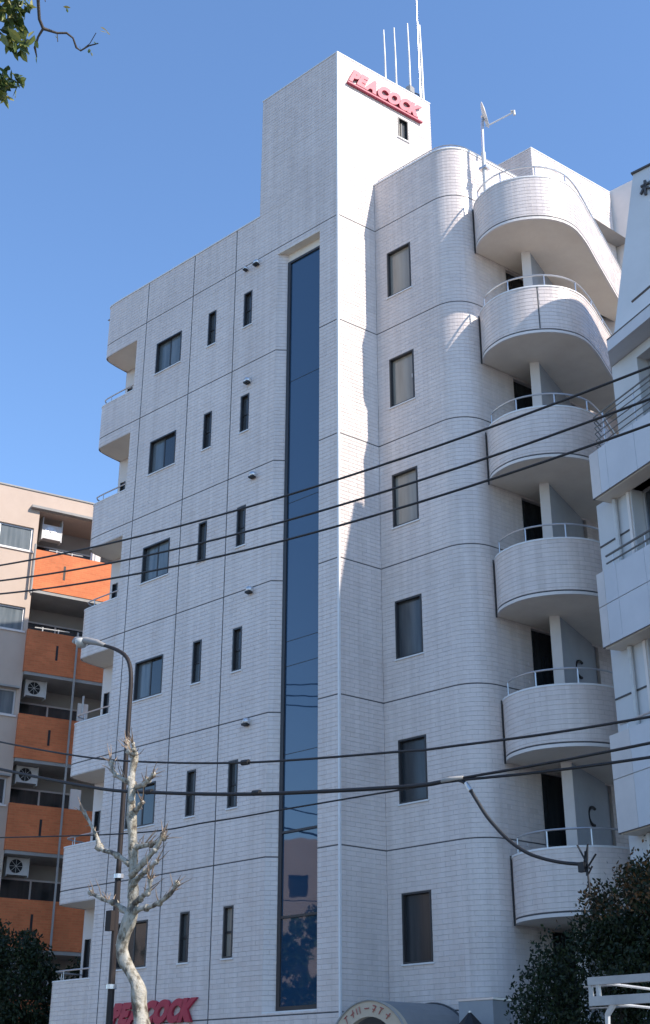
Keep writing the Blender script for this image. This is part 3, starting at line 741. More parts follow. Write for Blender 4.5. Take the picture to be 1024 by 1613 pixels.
mb = MB(); mb.quad(FL(-2.45, 0, 18.5), FL(5, 0, 18.5), FL(5, 0, LZ), FL(-2.45, 0, LZ)); mb.quad(FL(-2.45, 0, 18.5), FL(5, 0, 18.5), FL(5, -1.4, 18.5), FL(-2.45, -1.4, 18.5))
mb.quad(FL(-9, 0, LZ), FL(5, 0, LZ), FL(5, -9, LZ), FL(-9, -9, LZ)); mb.build('parapet_wall', beige, left)
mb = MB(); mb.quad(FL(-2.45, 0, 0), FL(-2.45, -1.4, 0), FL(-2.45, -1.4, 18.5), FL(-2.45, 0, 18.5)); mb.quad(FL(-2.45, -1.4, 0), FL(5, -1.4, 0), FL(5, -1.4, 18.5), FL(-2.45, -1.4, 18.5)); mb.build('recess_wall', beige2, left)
mb = MB(); mb.quad(FL(-9, 0, 0), FL(-9, -9, 0), FL(-9, -9, LZ), FL(-9, 0, LZ)); mb.quad(FL(-9, -9, 0), FL(5, -9, 0), FL(5, -9, LZ), FL(-9, -9, LZ)); mb.build('rear_wall', beige, left)
mb = MB(); mb.fbox(FL, -2.75, 5, .02, .16, 18.52, 18.60); mb.build('canopy_gutter', M['concrete'], left)
mb = MB(); coping(mb, Path([(FL(-9, 0, 0).x, FL(-9, 0, 0).y), (FL(5, 0, 0).x, FL(5, 0, 0).y)]), ls(LZ), h=.05, over=.03); mb.build('coping', M['concrete'], left)
for i, (a, b) in enumerate(winz):
    f = MB()
    for (x0, x1, y0, y1) in ((2.0, 2.05, a, b), (6.37, 6.42, a, b), (2.05, 6.37, a, a+.05), (2.05, 6.37, b-.05, b), (4.3, 4.36, a+.05, b-.05), (5.35, 5.41, a+.05, b-.05)): f.fbox(lambda s_, o, z: PLF.at(s_*1.04, o, ls(z)), x0, x1, -.06, -.12, y0, y1)
    fo = f.build('window', M['alu'], left)
    for (x0, x1) in ((2.05, 4.3), (4.36, 5.35), (5.41, 6.37)):
        p = MB(); p.fbox(lambda s_, o, z: PLF.at(s_*1.04, o, ls(z)), x0, x1, -.085, -.09, a+.05, b-.05); sub(p, 'pane', M['curtain_glass'] if i != 3 else M['win_glass'], fo)
    s = MB(); s.fbox(lambda s_, o, z: PLF.at(s_*1.04, o, ls(z)), 1.95, 6.47, .04, -.02, a-.05, a-.001); sub(s, 'sill', M['white_paint'], fo)
    if i > 1:
        s = MB(); s.fbox(lambda s_, o, z: PLF.at(s_*1.04, o, ls(z)), 1.95, 6.47, .14, -.02, b+.02, b+.07); sub(s, 'window_hood', M['concrete'], fo)
for i in range(6):
    zt = 17.16-i*2.575; zb = zt-1.29
    b = MB(); b.hexa([FL(-2.47, .12, zb), FL(4.5, .12, zb), FL(4.5, -.02, zb), FL(-2.47, -.02, zb), FL(-2.47, .12, zt), FL(4.5, .12, zt), FL(4.5, -.02, zt), FL(-2.47, -.02, zt)])
    bo = b.build('balcony_front', brick, left)
    s = MB(); s.fbox(FL, -1.56, -1.49, .11, .125, zb+.45, zt-.38); sub(s, 'drain_slot', M['black'], bo)
    s = MB(); s.fbox(FL, -2.44, 4.4, .1, -1.38, zb-.1, zb-.003); sub(s, 'floor_slab', M['concrete'], bo)
    # sliding door on back wall
    d = MB()
    for x in (-2.2, -1.25, -.3): d.fbox(FL, x, x+.05, -1.32, -1.38, zb+.05, zb+2.0)
    d.fbox(FL, -2.2, -.25, -1.32, -1.38, zb+2.0, zb+2.05)
    do = d.build('balcony_door', M['alu'], left)
    for x in (-2.15, -1.2): p = MB(); p.fbox(FL, x, x+.9, -1.34, -1.35, zb+.05, zb+2.0); sub(p, 'pane', M['window_dark'], do)
    # partition screen and post
    p = MB(); p.fbox(FL, -.62, -.30, -.25, -.29, zb+.1, zb+1.95); p.build('partition_screen', M['white_paint'], left)
    if i in (0, 1, 2): p = MB(); p.tube([FL(-.52, -.1, zt-.1), FL(-.52, -.1, zt+.85)], .035, 6); p.build('post', M['white_metal'], left)
    # air-conditioner outdoor unit hung under the slab above
    sx, zc = (-2.2, zt+.62) if i < 1 else (-2.22, zt+.70)
    if i == 1: continue
    u = MB(); u.fbox(FL, sx, sx+.60, -.35, -.60, zc, zc+.47); uo = u.build('air_conditioner', M['white_metal'], left)
    g = MB(); cx_, cz_ = sx+.24, zc+.235; n_ = 20
    for rr_ in (.19,):
        pts = [FL(cx_+rr_*math.cos(2*PI*j/n_), -.342, cz_+rr_*math.sin(2*PI*j/n_)) for j in range(n_)]; g.poly(pts)
    sub(g, 'fan_opening', M['dark_inside'] if i else M['alu'], uo)
    g = MB()
    for j in range(4): g.tube([FL(cx_+.19*math.cos(PI*j/4), -.336, cz_+.19*math.sin(PI*j/4)), FL(cx_-.19*math.cos(PI*j/4), -.336, cz_-.19*math.sin(PI*j/4))], .006, 4)
    sub(g, 'fan_grille', M['white_metal'], uo)
    for x in (sx-.03, sx+.59): g = MB(); g.fbox(FL, x, x+.03, -.34, -.62, zc-.05, min(zc+.78, 18.49) if i == 0 else zc+.50); sub(g, 'hanger', M['white_metal'], uo)
for (z0, z1) in ((15.7, 17.3),): p = MB(); p.tube([FL(-2.52, .17, z0), FL(-2.52, .17, z1)], .04, 6); p.build('downpipe', M['concrete'], left)
p = MB(); p.tube([FL(-.95, .2, 2), FL(-.95, .2, 14.7)], .035, 6); p.build('downpipe', M['concrete'], left)
# laundry-rack bits on the two upper balconies
def rack(s0, z, lab):
    e = empty('drying_rack', FL(s0, -.5, z-1.1), lab, 'drying rack', 'drying racks on the balconies of the beige building')
    m_ = MB()
    for x in (0, .5): m_.tube([FL(s0+x, -.5, z-1.1), FL(s0+x+.05, -.5, z+.35)], .02, 6)
    m_.build('stand', M['white_metal'], e); m_ = MB(); m_.tube([FL(s0-.2, -.5, z+.3), FL(s0+.9, -.5, z+.33)], .018, 6); m_.tube([FL(s0-.1, -.62, z+.12), FL(s0+.8, -.62, z+.14)], .018, 6); m_.build('bar', M['white_metal'], e)
rack(-1.7, 17.16, 'white laundry rack on the sunlit top balcony of the beige building')
rack(-1.9, 14.58, 'white laundry rack on the second balcony from the top of the beige building')

# ------------------------------------------------------------------ building and trees across the street (seen in the glass)
opp = empty('apartment_building', (-24, -30, 0), 'beige building across the street, seen reflected in the lower panes of the glass strip', 'building')
mb = MB(); skin(mb, Path([(-14, -32), (-37, -20.3)]), 0, 13.2, [(x, x+.9, z, z+1.0) for x in range(1, 25, 3) for z in (4.2, 7.2, 10.6)], off=0, depth=.2)
c4 = [(-14, -32), (-37, -20.3), (-41, -28), (-18, -40)]
for a_, b_ in ((1, 2), (2, 3), (3, 0)): mb.quad((*c4[a_], 0), (*c4[b_], 0), (*c4[b_], 13.2), (*c4[a_], 13.2))
mb.poly([(*c, 13.2) for c in c4])
mb.build('wall', beige, opp)
for x in range(1, 25, 3):
    for z in (4.2, 7.2, 10.6):
        p = MB(); PO = Path([(-14, -32), (-37, -20.3)]); p.quad(PO.at(x, -.15, z), PO.at(x+.9, -.15, z), PO.at(x+.9, -.15, z+1.0), PO.at(x, -.15, z+1.0)); p.build('window', M['window_dark'], opp)

# ------------------------------------------------------------------ foliage
def leaf_mat(name, stops, rough=.5):
    m = new_mat(name, stops[0][1], rough, .4)
    g = N(m, 'ShaderNodeNewGeometry'); oi = N(m, 'ShaderNodeObjectInfo')
    ad = N(m, 'ShaderNodeMath', operation='ADD'); lk(m, g.outputs['Random Per Island'], ad.inputs[0]); lk(m, oi.outputs['Random'], ad.inputs[1])
    fr = N(m, 'ShaderNodeMath', operation='FRACT'); lk(m, ad.outputs[0], fr.inputs[0])
    c = ramp(m, fr.outputs[0], stops); setc(m, c)
    tr = N(m, 'ShaderNodeBsdfTranslucent'); lk(m, c, tr.inputs['Color']); mx = N(m, 'ShaderNodeMixShader'); mx.inputs[0].default_value = .3
    out = m.node_tree.nodes['Material Output']; lk(m, m.node_tree.nodes['Principled BSDF'].outputs[0], mx.inputs[1]); lk(m, tr.outputs[0], mx.inputs[2]); lk(m, mx.outputs[0], out.inputs[0]); return m
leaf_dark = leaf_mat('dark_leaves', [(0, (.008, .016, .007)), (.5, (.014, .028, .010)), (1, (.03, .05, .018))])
leaf_mid = leaf_mat('street_tree_leaves', [(0, (.02, .04, .015)), (.5, (.04, .075, .025)), (1, (.08, .12, .04))])
leaf_rust = leaf_mat('rusty_leaves', [(0, (.02, .03, .012)), (.5, (.05, .04, .018)), (.8, (.16, .08, .03)), (1, (.30, .16, .07))])
leaf_near = leaf_mat('near_leaves', [(0, (.03, .06, .02)), (.4, (.09, .13, .035)), (.75, (.20, .23, .06)), (1, (.36, .33, .10))], .35)
leaf_yel = leaf_mat('yellow_leaves', [(0, (.28, .22, .06)), (1, (.40, .34, .10))], .4)
bark = mottled('dark_bark', (.05, .04, .035), (.10, .085, .07), 9, .9, 8, .6)
def leaf_shape(mb, c, d, n_, L, W):
    d = d.normalized(); s_ = d.cross(n_).normalized(); u = s_.cross(d)
    b = c-d*L/2; i = len(mb.v)
    mb.v += [tuple(b), tuple(c-d*L*.12+s_*W/2+u*L*.03), tuple(c+d*L*.22+s_*W*.36), tuple(c+d*L*.5-u*L*.06), tuple(c+d*L*.22-s_*W*.36), tuple(c-d*L*.12-s_*W/2+u*L*.03)]
    mb.f += [(i, i+1, i+2, i+3), (i, i+3, i+4, i+5)]
def rv(): 
    while True:
        v = Vector((random.uniform(-1, 1), random.uniform(-1, 1), random.uniform(-1, 1)))
        if .05 < v.length < 1: return v
def tree(name, base, blobs, n, L, label, mat, trunk=None, limbs=(), split=None):
    e = empty(name, base, label, 'tree')
    t = MB()
    if trunk: t.tube(trunk[0], trunk[1], 8)
    for l in limbs: t.tube(l, [.06, .04, .02][:len(l)], 6)
    t.build('trunk', bark, e)
    tot = sum(r[1].x*r[1].y*r[1].z for r in blobs); mb = MB(); mb2 = MB()
    for c, r in blobs:
        k = int(n*r.x*r.y*r.z/tot); nc = max(6, k//40)
        for _ in range(nc):
            v = rv(); v = v.normalized()*(v.length**.45); cc = c+Vector((v.x*r.x, v.y*r.y, v.z*r.z)); cr = random.uniform(.14, .34)
            for _ in range(k//nc):
                p = cc+rv()*cr
                top = split and p.z > split-.25*random.random() and random.random() < .75
                leaf_shape(mb2 if top else mb, p, rv()+Vector((0, 0, -.4)), rv(), L*random.uniform(.7, 1.3), L*random.uniform(.35, .6))
    o = mb.build('crown', mat, e); o['kind'] = 'stuff'
    if mb2.v: o = mb2.build('rusty_crown_tips', leaf_rust, e); o['kind'] = 'stuff'
    return e
V = Vector
def stem(b, h, r=.14): return ([V(b), V(b)+V((.05, .03, h*.5)), V(b)+V((-.03, .05, h))], [r, r*.8, r*.5])
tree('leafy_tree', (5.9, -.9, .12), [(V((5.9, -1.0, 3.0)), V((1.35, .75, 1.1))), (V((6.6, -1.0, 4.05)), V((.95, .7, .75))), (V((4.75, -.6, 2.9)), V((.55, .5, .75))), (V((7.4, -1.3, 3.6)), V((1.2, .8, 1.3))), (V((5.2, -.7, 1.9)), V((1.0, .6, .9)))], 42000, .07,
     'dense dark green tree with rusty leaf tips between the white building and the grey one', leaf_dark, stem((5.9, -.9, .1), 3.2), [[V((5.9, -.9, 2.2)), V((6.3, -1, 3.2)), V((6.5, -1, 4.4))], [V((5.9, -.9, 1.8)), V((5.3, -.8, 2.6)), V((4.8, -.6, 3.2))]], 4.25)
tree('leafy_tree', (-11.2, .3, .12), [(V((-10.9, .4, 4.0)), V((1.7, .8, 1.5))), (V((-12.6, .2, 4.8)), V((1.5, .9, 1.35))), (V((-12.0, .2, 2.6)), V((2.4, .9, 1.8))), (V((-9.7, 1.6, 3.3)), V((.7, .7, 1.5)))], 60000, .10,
     'dense dark tree low in the left corner in front of the orange brick balconies', leaf_dark, stem((-11.2, .3, .1), 3.5), [[V((-11.2, .3, 2)), V((-12, .2, 3.4)), V((-12.5, .2, 4.6))]], 99)
for i, (x, y) in enumerate(((-15, -20.5), (-19, -20), (-23, -20.5), (-27.5, -20))):
    tree('street_tree', (x, y, .1), [(V((x, y, 5.6+.4*(i % 2))), V((2.6, 1.9, 2.8))), (V((x+1.1, y, 4.6)), V((2.2, 1.6, 2.2)))], 5000, .26, ['round green tree across the street nearest the glass reflection', 'second green tree across the street in front of the beige building', 'third green tree across the street in front of the beige building', 'farthest green tree across the street in front of the beige building'][i], leaf_mid, stem((x, y, .1), 6))

# pollarded plane tree in front
def plane_bark():
    m = new_mat('plane_bark', (.5, .45, .34), .75, .3)
    a = noise(m, 9, 5, .65, 'Object', (1, 1, .55)); c = ramp(m, a, [(.38, (.13, .105, .085)), (.45, (.27, .24, .18)), (.52, (.46, .425, .35)), (.7, (.56, .53, .46))])
    setc(m, c); bump(m, noise(m, 22, 6, .7), 1.0, .035); return m
pb = plane_bark(); twig = mottled('twig_bark', (.22, .15, .10), (.40, .30, .22), 12, .8)
TY = -6.0
T = dict(
trunk=[(1.95, .1), (1.85, 1.2), (1.71, 2.45), (1.69, 2.67), (1.62, 2.93), (1.64, 3.14), (1.5, 3.33), (1.3, 3.56), (1.29, 3.78), (1.38, 4.02), (1.41, 4.2), (1.34, 4.44), (1.3, 4.64), (1.29, 4.93), (1.3, 5.28), (1.29, 5.6), (1.28, 5.9), (1.22, 6.13), (1.22, 6.34), (1.18, 6.47)],
b=[[(1.27, 4.82), (1.16, 4.89), (.96, 5.01), (.62, 5.1), (.55, 5.29), (.37, 5.52), (.23, 5.7)],
[(1.37, 4.11), (1.23, 4.17), (.99, 4.3), (.7, 4.38), (.3, 4.53)],
[(1.42, 4.12), (1.54, 4.17), (1.85, 4.16), (2.14, 4.22), (2.39, 4.31), (2.49, 4.41)],
[(1.37, 4.22), (1.62, 4.33), (1.83, 4.39), (1.85, 4.53)],
[(1.32, 4.65), (1.7, 4.88), (1.86, 4.98), (1.98, 5.16)],
[(1.33, 4.49), (1.46, 4.57), (1.76, 4.7), (1.95, 4.76)],
[(1.3, 5.05), (1.42, 5.06), (1.73, 5.07), (1.88, 5.14)],
[(1.27, 5.93), (1.65, 5.93), (1.87, 6.0)],
[(1.24, 5.98), (1.03, 6.07), (.73, 6.22), (.63, 6.41)],
[(1.3, 5.56), (1.53, 5.6), (1.7, 5.61)],
[(1.18, 6.42), (1.03, 6.55), (.92, 6.64), (.87, 6.71)],
[(1.2, 6.4), (1.32, 6.46), (1.36, 6.53)]])
pt = empty('plane_tree', (1.95, TY, .12), 'pollarded bare plane tree with mottled cream bark and knobbly stumps', 'tree')
def smooth3(pts, it=2):
    for _ in range(it):
        out = [pts[0]]
        for a, b in zip(pts, pts[1:]): out += [a.lerp(b, .25), a.lerp(b, .75)]
        out.append(pts[-1]); pts = out
    return pts
tp = [V((x, TY+.06*math.sin(z*3), z)) for x, z in T['trunk']]; sp_ = smooth3(tp, 2); n_ = len(sp_); rs = []
for i, p in enumerate(sp_):
    f = i/(n_-1); r = .12*(1-f)+.048*f if p.z > 2.2 else .13
    r *= 1+.18*math.sin(p.z*9.)*math.sin(p.z*4.1+1)+random.uniform(-.05, .05); rs.append(r)
mb = MB(); mb.tube(sp_, rs, 12); mb.build('trunk', pb, pt, smooth=True)
def knob(mb, c, r):
    i = len(mb.v); nu, nv = 8, 5; sq = V((random.uniform(.8, 1.25), random.uniform(.8, 1.2), random.uniform(.8, 1.3)))
    for a in range(nv+1):
        for b in range(nu):
            t = PI*a/nv; f = 2*PI*b/nu; q = V((math.sin(t)*math.cos(f)*sq.x, math.sin(t)*math.sin(f)*sq.y, math.cos(t)*sq.z))*r*random.uniform(.86, 1.14 if 0 < a < nv else 1.0)
            mb.v.append(tuple(c+q))
    for a in range(nv):
        for b in range(nu): mb.f.append((i+a*nu+b, i+(a+1)*nu+b, i+(a+1)*nu+(b+1) % nu, i+a*nu+(b+1) % nu))
kb = MB()
for z, dx in ((3.35, .10), (3.72, -.06), (4.25, .05), (4.75, -.05), (5.15, .045), (5.45, -.04), (5.75, .04), (6.05, -.03), (6.3, .03)):
    q = min(sp_, key=lambda p: abs(p.z-z)); knob(kb, q+V((dx*.6, -.02, 0)), random.uniform(.032, .055))
kb.build('burls', pb, pt, smooth=True)['kind'] = 'stuff'
for br in T['b']:
    dy = random.uniform(-.25, .15); L_ = len(br)
    pts = [V((x, TY+dy*(i/(L_-1)), z)) for i, (x, z) in enumerate(br)]; ps = smooth3(pts, 1); m_ = len(ps)
    rr_ = [(.041*(1-i/(m_-1))+.018*(i/(m_-1)))*(1+.55*(random.random()**2)) for i in range(m_)]
    rr_[-1] = rr_[-2]*1.25
    mb = MB(); mb.tube(ps, rr_, 8); bo = mb.build('branch', pb, pt, smooth=True)
    tw = MB()
    for q in range(20):
        o_ = ps[-1-random.randint(0, min(5, m_-1))]; d_ = (ps[-1]-ps[0]).normalized()*.7+rv()*.9+V((0, 0, .35))
        l_ = random.uniform(.06, .24); mid_ = o_+d_*l_*.5+rv()*.02
        tw.tube([o_, mid_, o_+d_*l_], [.010, .007, .003], 5)
    sub(tw, 'twigs', twig, bo)['kind'] = 'stuff'
    kb = MB()
    for i in [m_-1, m_//2, max(1, m_//3)]:
        knob(kb, ps[i]+rv()*.012, rr_[i]*random.uniform(1.1, 1.5))
    sub(kb, 'burls', pb, bo, smooth=True)['kind'] = 'stuff'

# overhanging branch at top left (close to the camera)
near = empty('overhanging_tree', (9.4, -18.2, .12), 'leafy branch of a near tree hanging into the top left corner', 'tree')
b1 = [V(p) for p in [(11.938, -15.695, 6.776), (11.851, -15.602, 6.661), (11.803, -15.56, 6.601), (11.759, -15.513, 6.54), (11.748, -15.478, 6.511), (11.78, -15.416, 6.506), (11.81, -15.38, 6.513), (11.818, -15.345, 6.5), (11.805, -15.311, 6.47), (11.811, -15.288, 6.462), (11.85, -15.268, 6.484), (11.887, -15.238, 6.498)]]
b2 = [V(p) for p in [(11.748, -15.478, 6.511), (11.711, -15.478, 6.48), (11.675, -15.467, 6.441), (11.657, -15.438, 6.41)]]
mb = MB(); mb.tube([V((9.4, -18.2, .1)), V((9.5, -18.0, 2.2)), V((9.9, -17.0, 4.4)), V((10.43, -16.23, 5.76))], [.2, .17, .13, .08], 10); mb.build('trunk', bark, near, smooth=True)
mb = MB(); mb.tube([V((10.43, -16.23, 5.76)), V((11.02, -16.16, 6.43)), V((11.44, -16.0, 6.77)), V((11.75, -15.79, 6.93)), b1[0]], [.08, .05, .03, .014, .009], 8)
mb.tube([V((11.44, -16.0, 6.77)), V((11.50, -15.8, 6.62)), V((11.52, -15.735, 6.58)), V((11.55, -15.56, 6.52))], [.025, .015, .01, .005], 6)
mb.tube([V((11.02, -16.16, 6.43)), V((11.09, -16.18, 6.40)), V((11.266, -15.758, 6.38)), V((11.42, -15.467, 6.36))], [.03, .02, .012, .005], 6); mb.build('limb', bark, near, smooth=True)
mb = MB(); mb.tube(b1, [.009, .0085, .0085, .008, .0095, .006, .006, .005, .006, .0045, .004, .003], 6); mb.tube(b2, [.007, .006, .007, .003], 6)
mb.tube([b1[2]+V((.03, 0, .05)), b1[2]+V((.035, .02, -.02))], .003, 4); mb.tube([b1[5], b1[5]+V((.0, .01, -.05))], .003, 4); mb.tube([b1[9], b1[9]+V((.03, .03, .05)), b1[9]+V((.09, .02, .075))], .0025, 4)
mb.build('twig', bark, near)
leafs = []
for v_ in range(5):
    m_ = MB(); leaf_shape(m_, V((0, 0, 0)), V((1, 0, 0)), V((.1*v_-.2, .2, 1)), 1, .30+.05*v_)
    me = bpy.data.meshes.new('leaf'); me.from_pydata(m_.v, [], m_.f); me.materials.append(leaf_near); leafs.append(me)
def put_leaf(p, d, L, me, mat=None):
    o = bpy.data.objects.new('leaf', me); COL.objects.link(o); o.parent = near
    q = d.to_track_quat('X', 'Z'); o.rotation_mode = 'QUATERNION'
    from mathutils import Quaternion
    o.rotation_quaternion = q @ Quaternion((1, 0, 0), random.uniform(0, 6.28)); o.location = p-near.location; o.scale = (L, L, L)
    return o
BL = [(V((11.65, -15.67, 6.575)), .12, 70), (V((11.63, -15.545, 6.47)), .085, 60), (V((11.69, -15.62, 6.60)), .085, 55), (V((11.49, -15.475, 6.30)), .085, 60), (V((11.42, -15.54, 6.34)), .08, 24)]
for c, r, n in BL:
    for _ in range(n):
        p = c+rv()*r; put_leaf(p, rv()*.8+V((.25, .1, -.75)), random.uniform(.055, .10), random.choice(leafs))
yel = []
for me in leafs[:2]:
    m2 = me.copy(); m2.materials.clear(); m2.materials.append(leaf_yel); yel.append(m2)
for p, L_ in (((11.94, -15.25, 6.55), .05), ((11.945, -15.23, 6.54), .06), ((11.935, -15.25, 6.535), .045), ((11.873, -15.437, 6.6), .045)): put_leaf(V(p), V((.6, .3, -.5))+rv()*.4, L_, random.choice(yel))
for p, L_ in (((11.83, -15.25, 6.475), .04), ((11.84, -15.24, 6.455), .03), ((11.87, -15.43, 6.585), .04), ((11.88, -15.25, 6.495), .04), ((11.78, -15.42, 6.48), .045), ((11.66, -15.44, 6.39), .06), ((11.7, -15.475, 6.44), .05), ((11.81, -15.29, 6.475), .04)): put_leaf(V(p), V((.2, .1, -.9))+rv()*.3, L_, random.choice(leafs))

# ------------------------------------------------------------------ street lamp
LY = -4.0
lamp = empty('street_lamp', (-1.40, LY, .12), 'slim dark street lamp with a curved arm reaching left over the street', 'street lamp')
mb = MB(); mb.tube([V((-1.40, LY, .12)), V((-1.42, LY, 2.6))], [.07, .066], 10); mb.tube([V((-1.42, LY, 2.6)), V((-1.45, LY, 5.2))], [.058, .052], 10)
mb.build('lower_pole', new_mat('lamp_brown', (.028, .022, .021), .6, .3), lamp)
arm = smooth3([V((-1.45, LY, 5.2)), V((-1.46, LY, 8.2)), V((-1.46, LY, 8.75)), V((-1.6, LY, 9.1)), V((-1.95, LY, 9.33)), V((-2.4, LY, 9.52)), V((-2.62, LY, 9.6))], 2)
mb = MB(); mb.tube(arm, [.045-.016*i/(len(arm)-1) for i in range(len(arm))], 10); mb.build('arm', bpy.data.materials['lamp_brown'], lamp, smooth=True)
mb = MB(); mb.tube([V((-2.3, LY, 9.48)), V((-2.55, LY, 9.6)), V((-2.9, LY, 9.72)), V((-3.2, LY, 9.79)), V((-3.3, LY, 9.79))], [.035, .055, .07, .075, .03], 12); mb.build('lamp_housing', mottled('lamp_grey', (.24, .23, .22), (.32, .31, .30), 4, .5), lamp, smooth=True)
mb = MB(); mb.tube([V((-3.03, LY, 9.76)), V((-3.03, LY, 9.68)), V((-3.03, LY, 9.62))], [.13, .12, .08], 14); mb.build('lamp_glass', new_mat('lamp_glass', (.5, .5, .47), .2, .5), lamp, smooth=True)
for z in (5.15, 3.4):
    mb = MB(); mb.tube([V((-1.43, LY, z)), V((-1.43, LY, z+.07))], .085, 10); mb.build('clamp_band', M['alu'], lamp)
mb = MB(); mb.box(-1.53, LY-.14, 4.3, -1.39, LY-.06, 4.62); mb.build('switch_box', bpy.data.materials['lamp_brown'], lamp)

# ------------------------------------------------------------------ overhead wires
def cr(pts, n=10):
    out = []
    for i in range(len(pts)-1):
        p0, p1, p2, p3 = pts[max(i-1, 0)], pts[i], pts[i+1], pts[min(i+2, len(pts)-1)]
        for j in range(n):
            t = j/n; out.append(.5*((2*p1)+(p2-p0)*t+(2*p0-5*p1+4*p2-p3)*t*t+(3*p1-p0-3*p2+p3)*t*t*t))
    out.append(pts[-1]); return out
WY = -5.0
WM = M['black']
def fitq(pts):           # smooth sag: least-squares parabola through the measured heights
    n = len(pts); sx = [sum(p[0]**k for p in pts) for k in range(5)]; sy = [sum(p[1]*p[0]**k for p in pts) for k in range(3)]
    A_ = Matrix(((sx[0], sx[1], sx[2]), (sx[1], sx[2], sx[3]), (sx[2], sx[3], sx[4]))); return A_.inverted() @ V(sy)
def wire(name, pts, r, label, x0=None, x1=None, group='utility wires across the street front', fit=True):
    c = fitq(pts) if fit else None
    x0 = pts[0][0] if x0 is None else x0; x1 = pts[-1][0] if x1 is None else x1
    if fit: P = [V((x0+(x1-x0)*i/60, WY, 0)) for i in range(61)]; P = [V((p.x, p.y, c[0]+c[1]*p.x+c[2]*p.x**2)) for p in P]
    else: P = cr([V((x, WY, z)) for x, z in pts], 8)
    mb = MB(); mb.tube(P, r, 6); o = mb.build(name, WM, None, smooth=True); return tag(o, label, 'wire', group)
wire('overhead_wire', [(-4.57, 11.43), (-1.89, 10.99), (1.08, 10.61), (3.34, 10.42), (6.44, 10.22), (9.71, 10.15)], .0175, 'highest of the three rising black wires crossing the middle of the white building', -9, 16)
wire('overhead_wire', [(-4.51, 11.09), (-1.84, 10.59), (1.1, 10.19), (3.32, 9.98), (6.42, 9.78), (9.65, 9.7)], .0175, 'middle one of the three rising black wires crossing the middle of the white building', -9, 16)
wire('overhead_wire', [(-4.45, 10.78), (-1.8, 10.31), (1.13, 9.88), (3.33, 9.63), (6.41, 9.43), (9.62, 9.36)], .0175, 'lowest of the three rising black wires crossing the middle of the white building', -9, 16)
wire('overhead_wire', [(-9, 9.3), (-6.2, 8.45), (-3.88, 7.73), (-1.45, 7.05), (.3, 6.66), (2.72, 6.25), (5.5, 5.93), (6.24, 5.86), (9.18, 5.7), (16, 5.6)], .017, 'sagging black cable just above the thick cable, crossing the top of the bare tree', fit=False)
wire('overhead_cable', [(-9, 8.8), (-6.2, 7.95), (-3.78, 7.21), (-1.05, 6.46), (.34, 6.17), (2.74, 5.78), (5.49, 5.46), (6.22, 5.42), (6.42, 5.41)], .029, 'thickest black cable, ending at the pale splice below the rounded corner', fit=False)
wire('overhead_wire', [(6.42, 5.42), (9.14, 5.40), (16, 5.5)], .018, 'upper of the two wires leaving the pale splice to the right', fit=False)
wire('overhead_wire', [(6.42, 5.40), (9.12, 5.24), (16, 5.1)], .018, 'lower of the two wires leaving the pale splice to the right', fit=False)
wire('overhead_wire', [(-9, 6.6), (-.62, 5.63), (1.84, 5.50), (3.28, 5.47), (4.72, 5.44), (6.42, 5.40)], .012, 'thinnest grey wire just below the thick cable', fit=False)
o = wire('drop_cable', [(6.44, 5.40), (6.56, 5.33), (6.71, 5.1), (6.87, 4.86), (7.13, 4.58), (7.39, 4.39), (7.65, 4.28), (7.9, 4.21), (8.12, 4.17)], .023, 'thick drop cable curving down from the splice to the rusty tree tips', fit=False, group=None)
sp = empty('cable_splice', (6.2, WY, 5.42), 'pale tape-wrapped cable splice where the thick cable divides', 'cable splice')
mb = MB(); mb.tube([V((6.18, WY-.01, 5.425)), V((6.3, WY-.01, 5.43)), V((6.52, WY-.01, 5.42))], [.024, .034, .024], 8); mb.build('splice_sleeve', M['concrete'], sp, smooth=True)
mb = MB(); mb.tube([V((6.56, WY-.01, 5.345)), V((6.63, WY-.01, 5.24))], [.028, .032], 8); mb.build('tape', M['alu'], sp)
jb = empty('cable_clamp', (8.12, WY, 4.1), 'dark cable clamp cluster at the lower end of the drop cable', 'cable clamp')
mb = MB(); mb.box(8.09, WY-.03, 4.08, 8.17, WY+.03, 4.19); mb.build('clamp_body', M['black'], jb)
mb = MB()
for i in range(5): mb.tube([V((8.14, WY, 4.12)), V((8.2+random.uniform(-.1, .15), WY, 4.1+random.uniform(-.2, .3))), V((8.14+random.uniform(-.1, .25), WY, 4.1+random.uniform(-.3, .35)))], .012, 5)
mb.build('cable_tails', M['black'], jb)
for j, (x, zz_, lab) in enumerate([(.35, 6.17, 'small clamp on the thick cable above the third narrow window'), (2.75, 5.79, 'small clamp on the thick cable beside the glass strip'), (2.5, 6.28, 'small clamp on the sagging cable left of the glass strip')]):
    mb = MB(); mb.tube([V((x, WY, zz_)), V((x+.14, WY, zz_-.01))], .042, 8); tag(mb.build('cable_clamp', M['black'], None), lab, 'cable clamp')

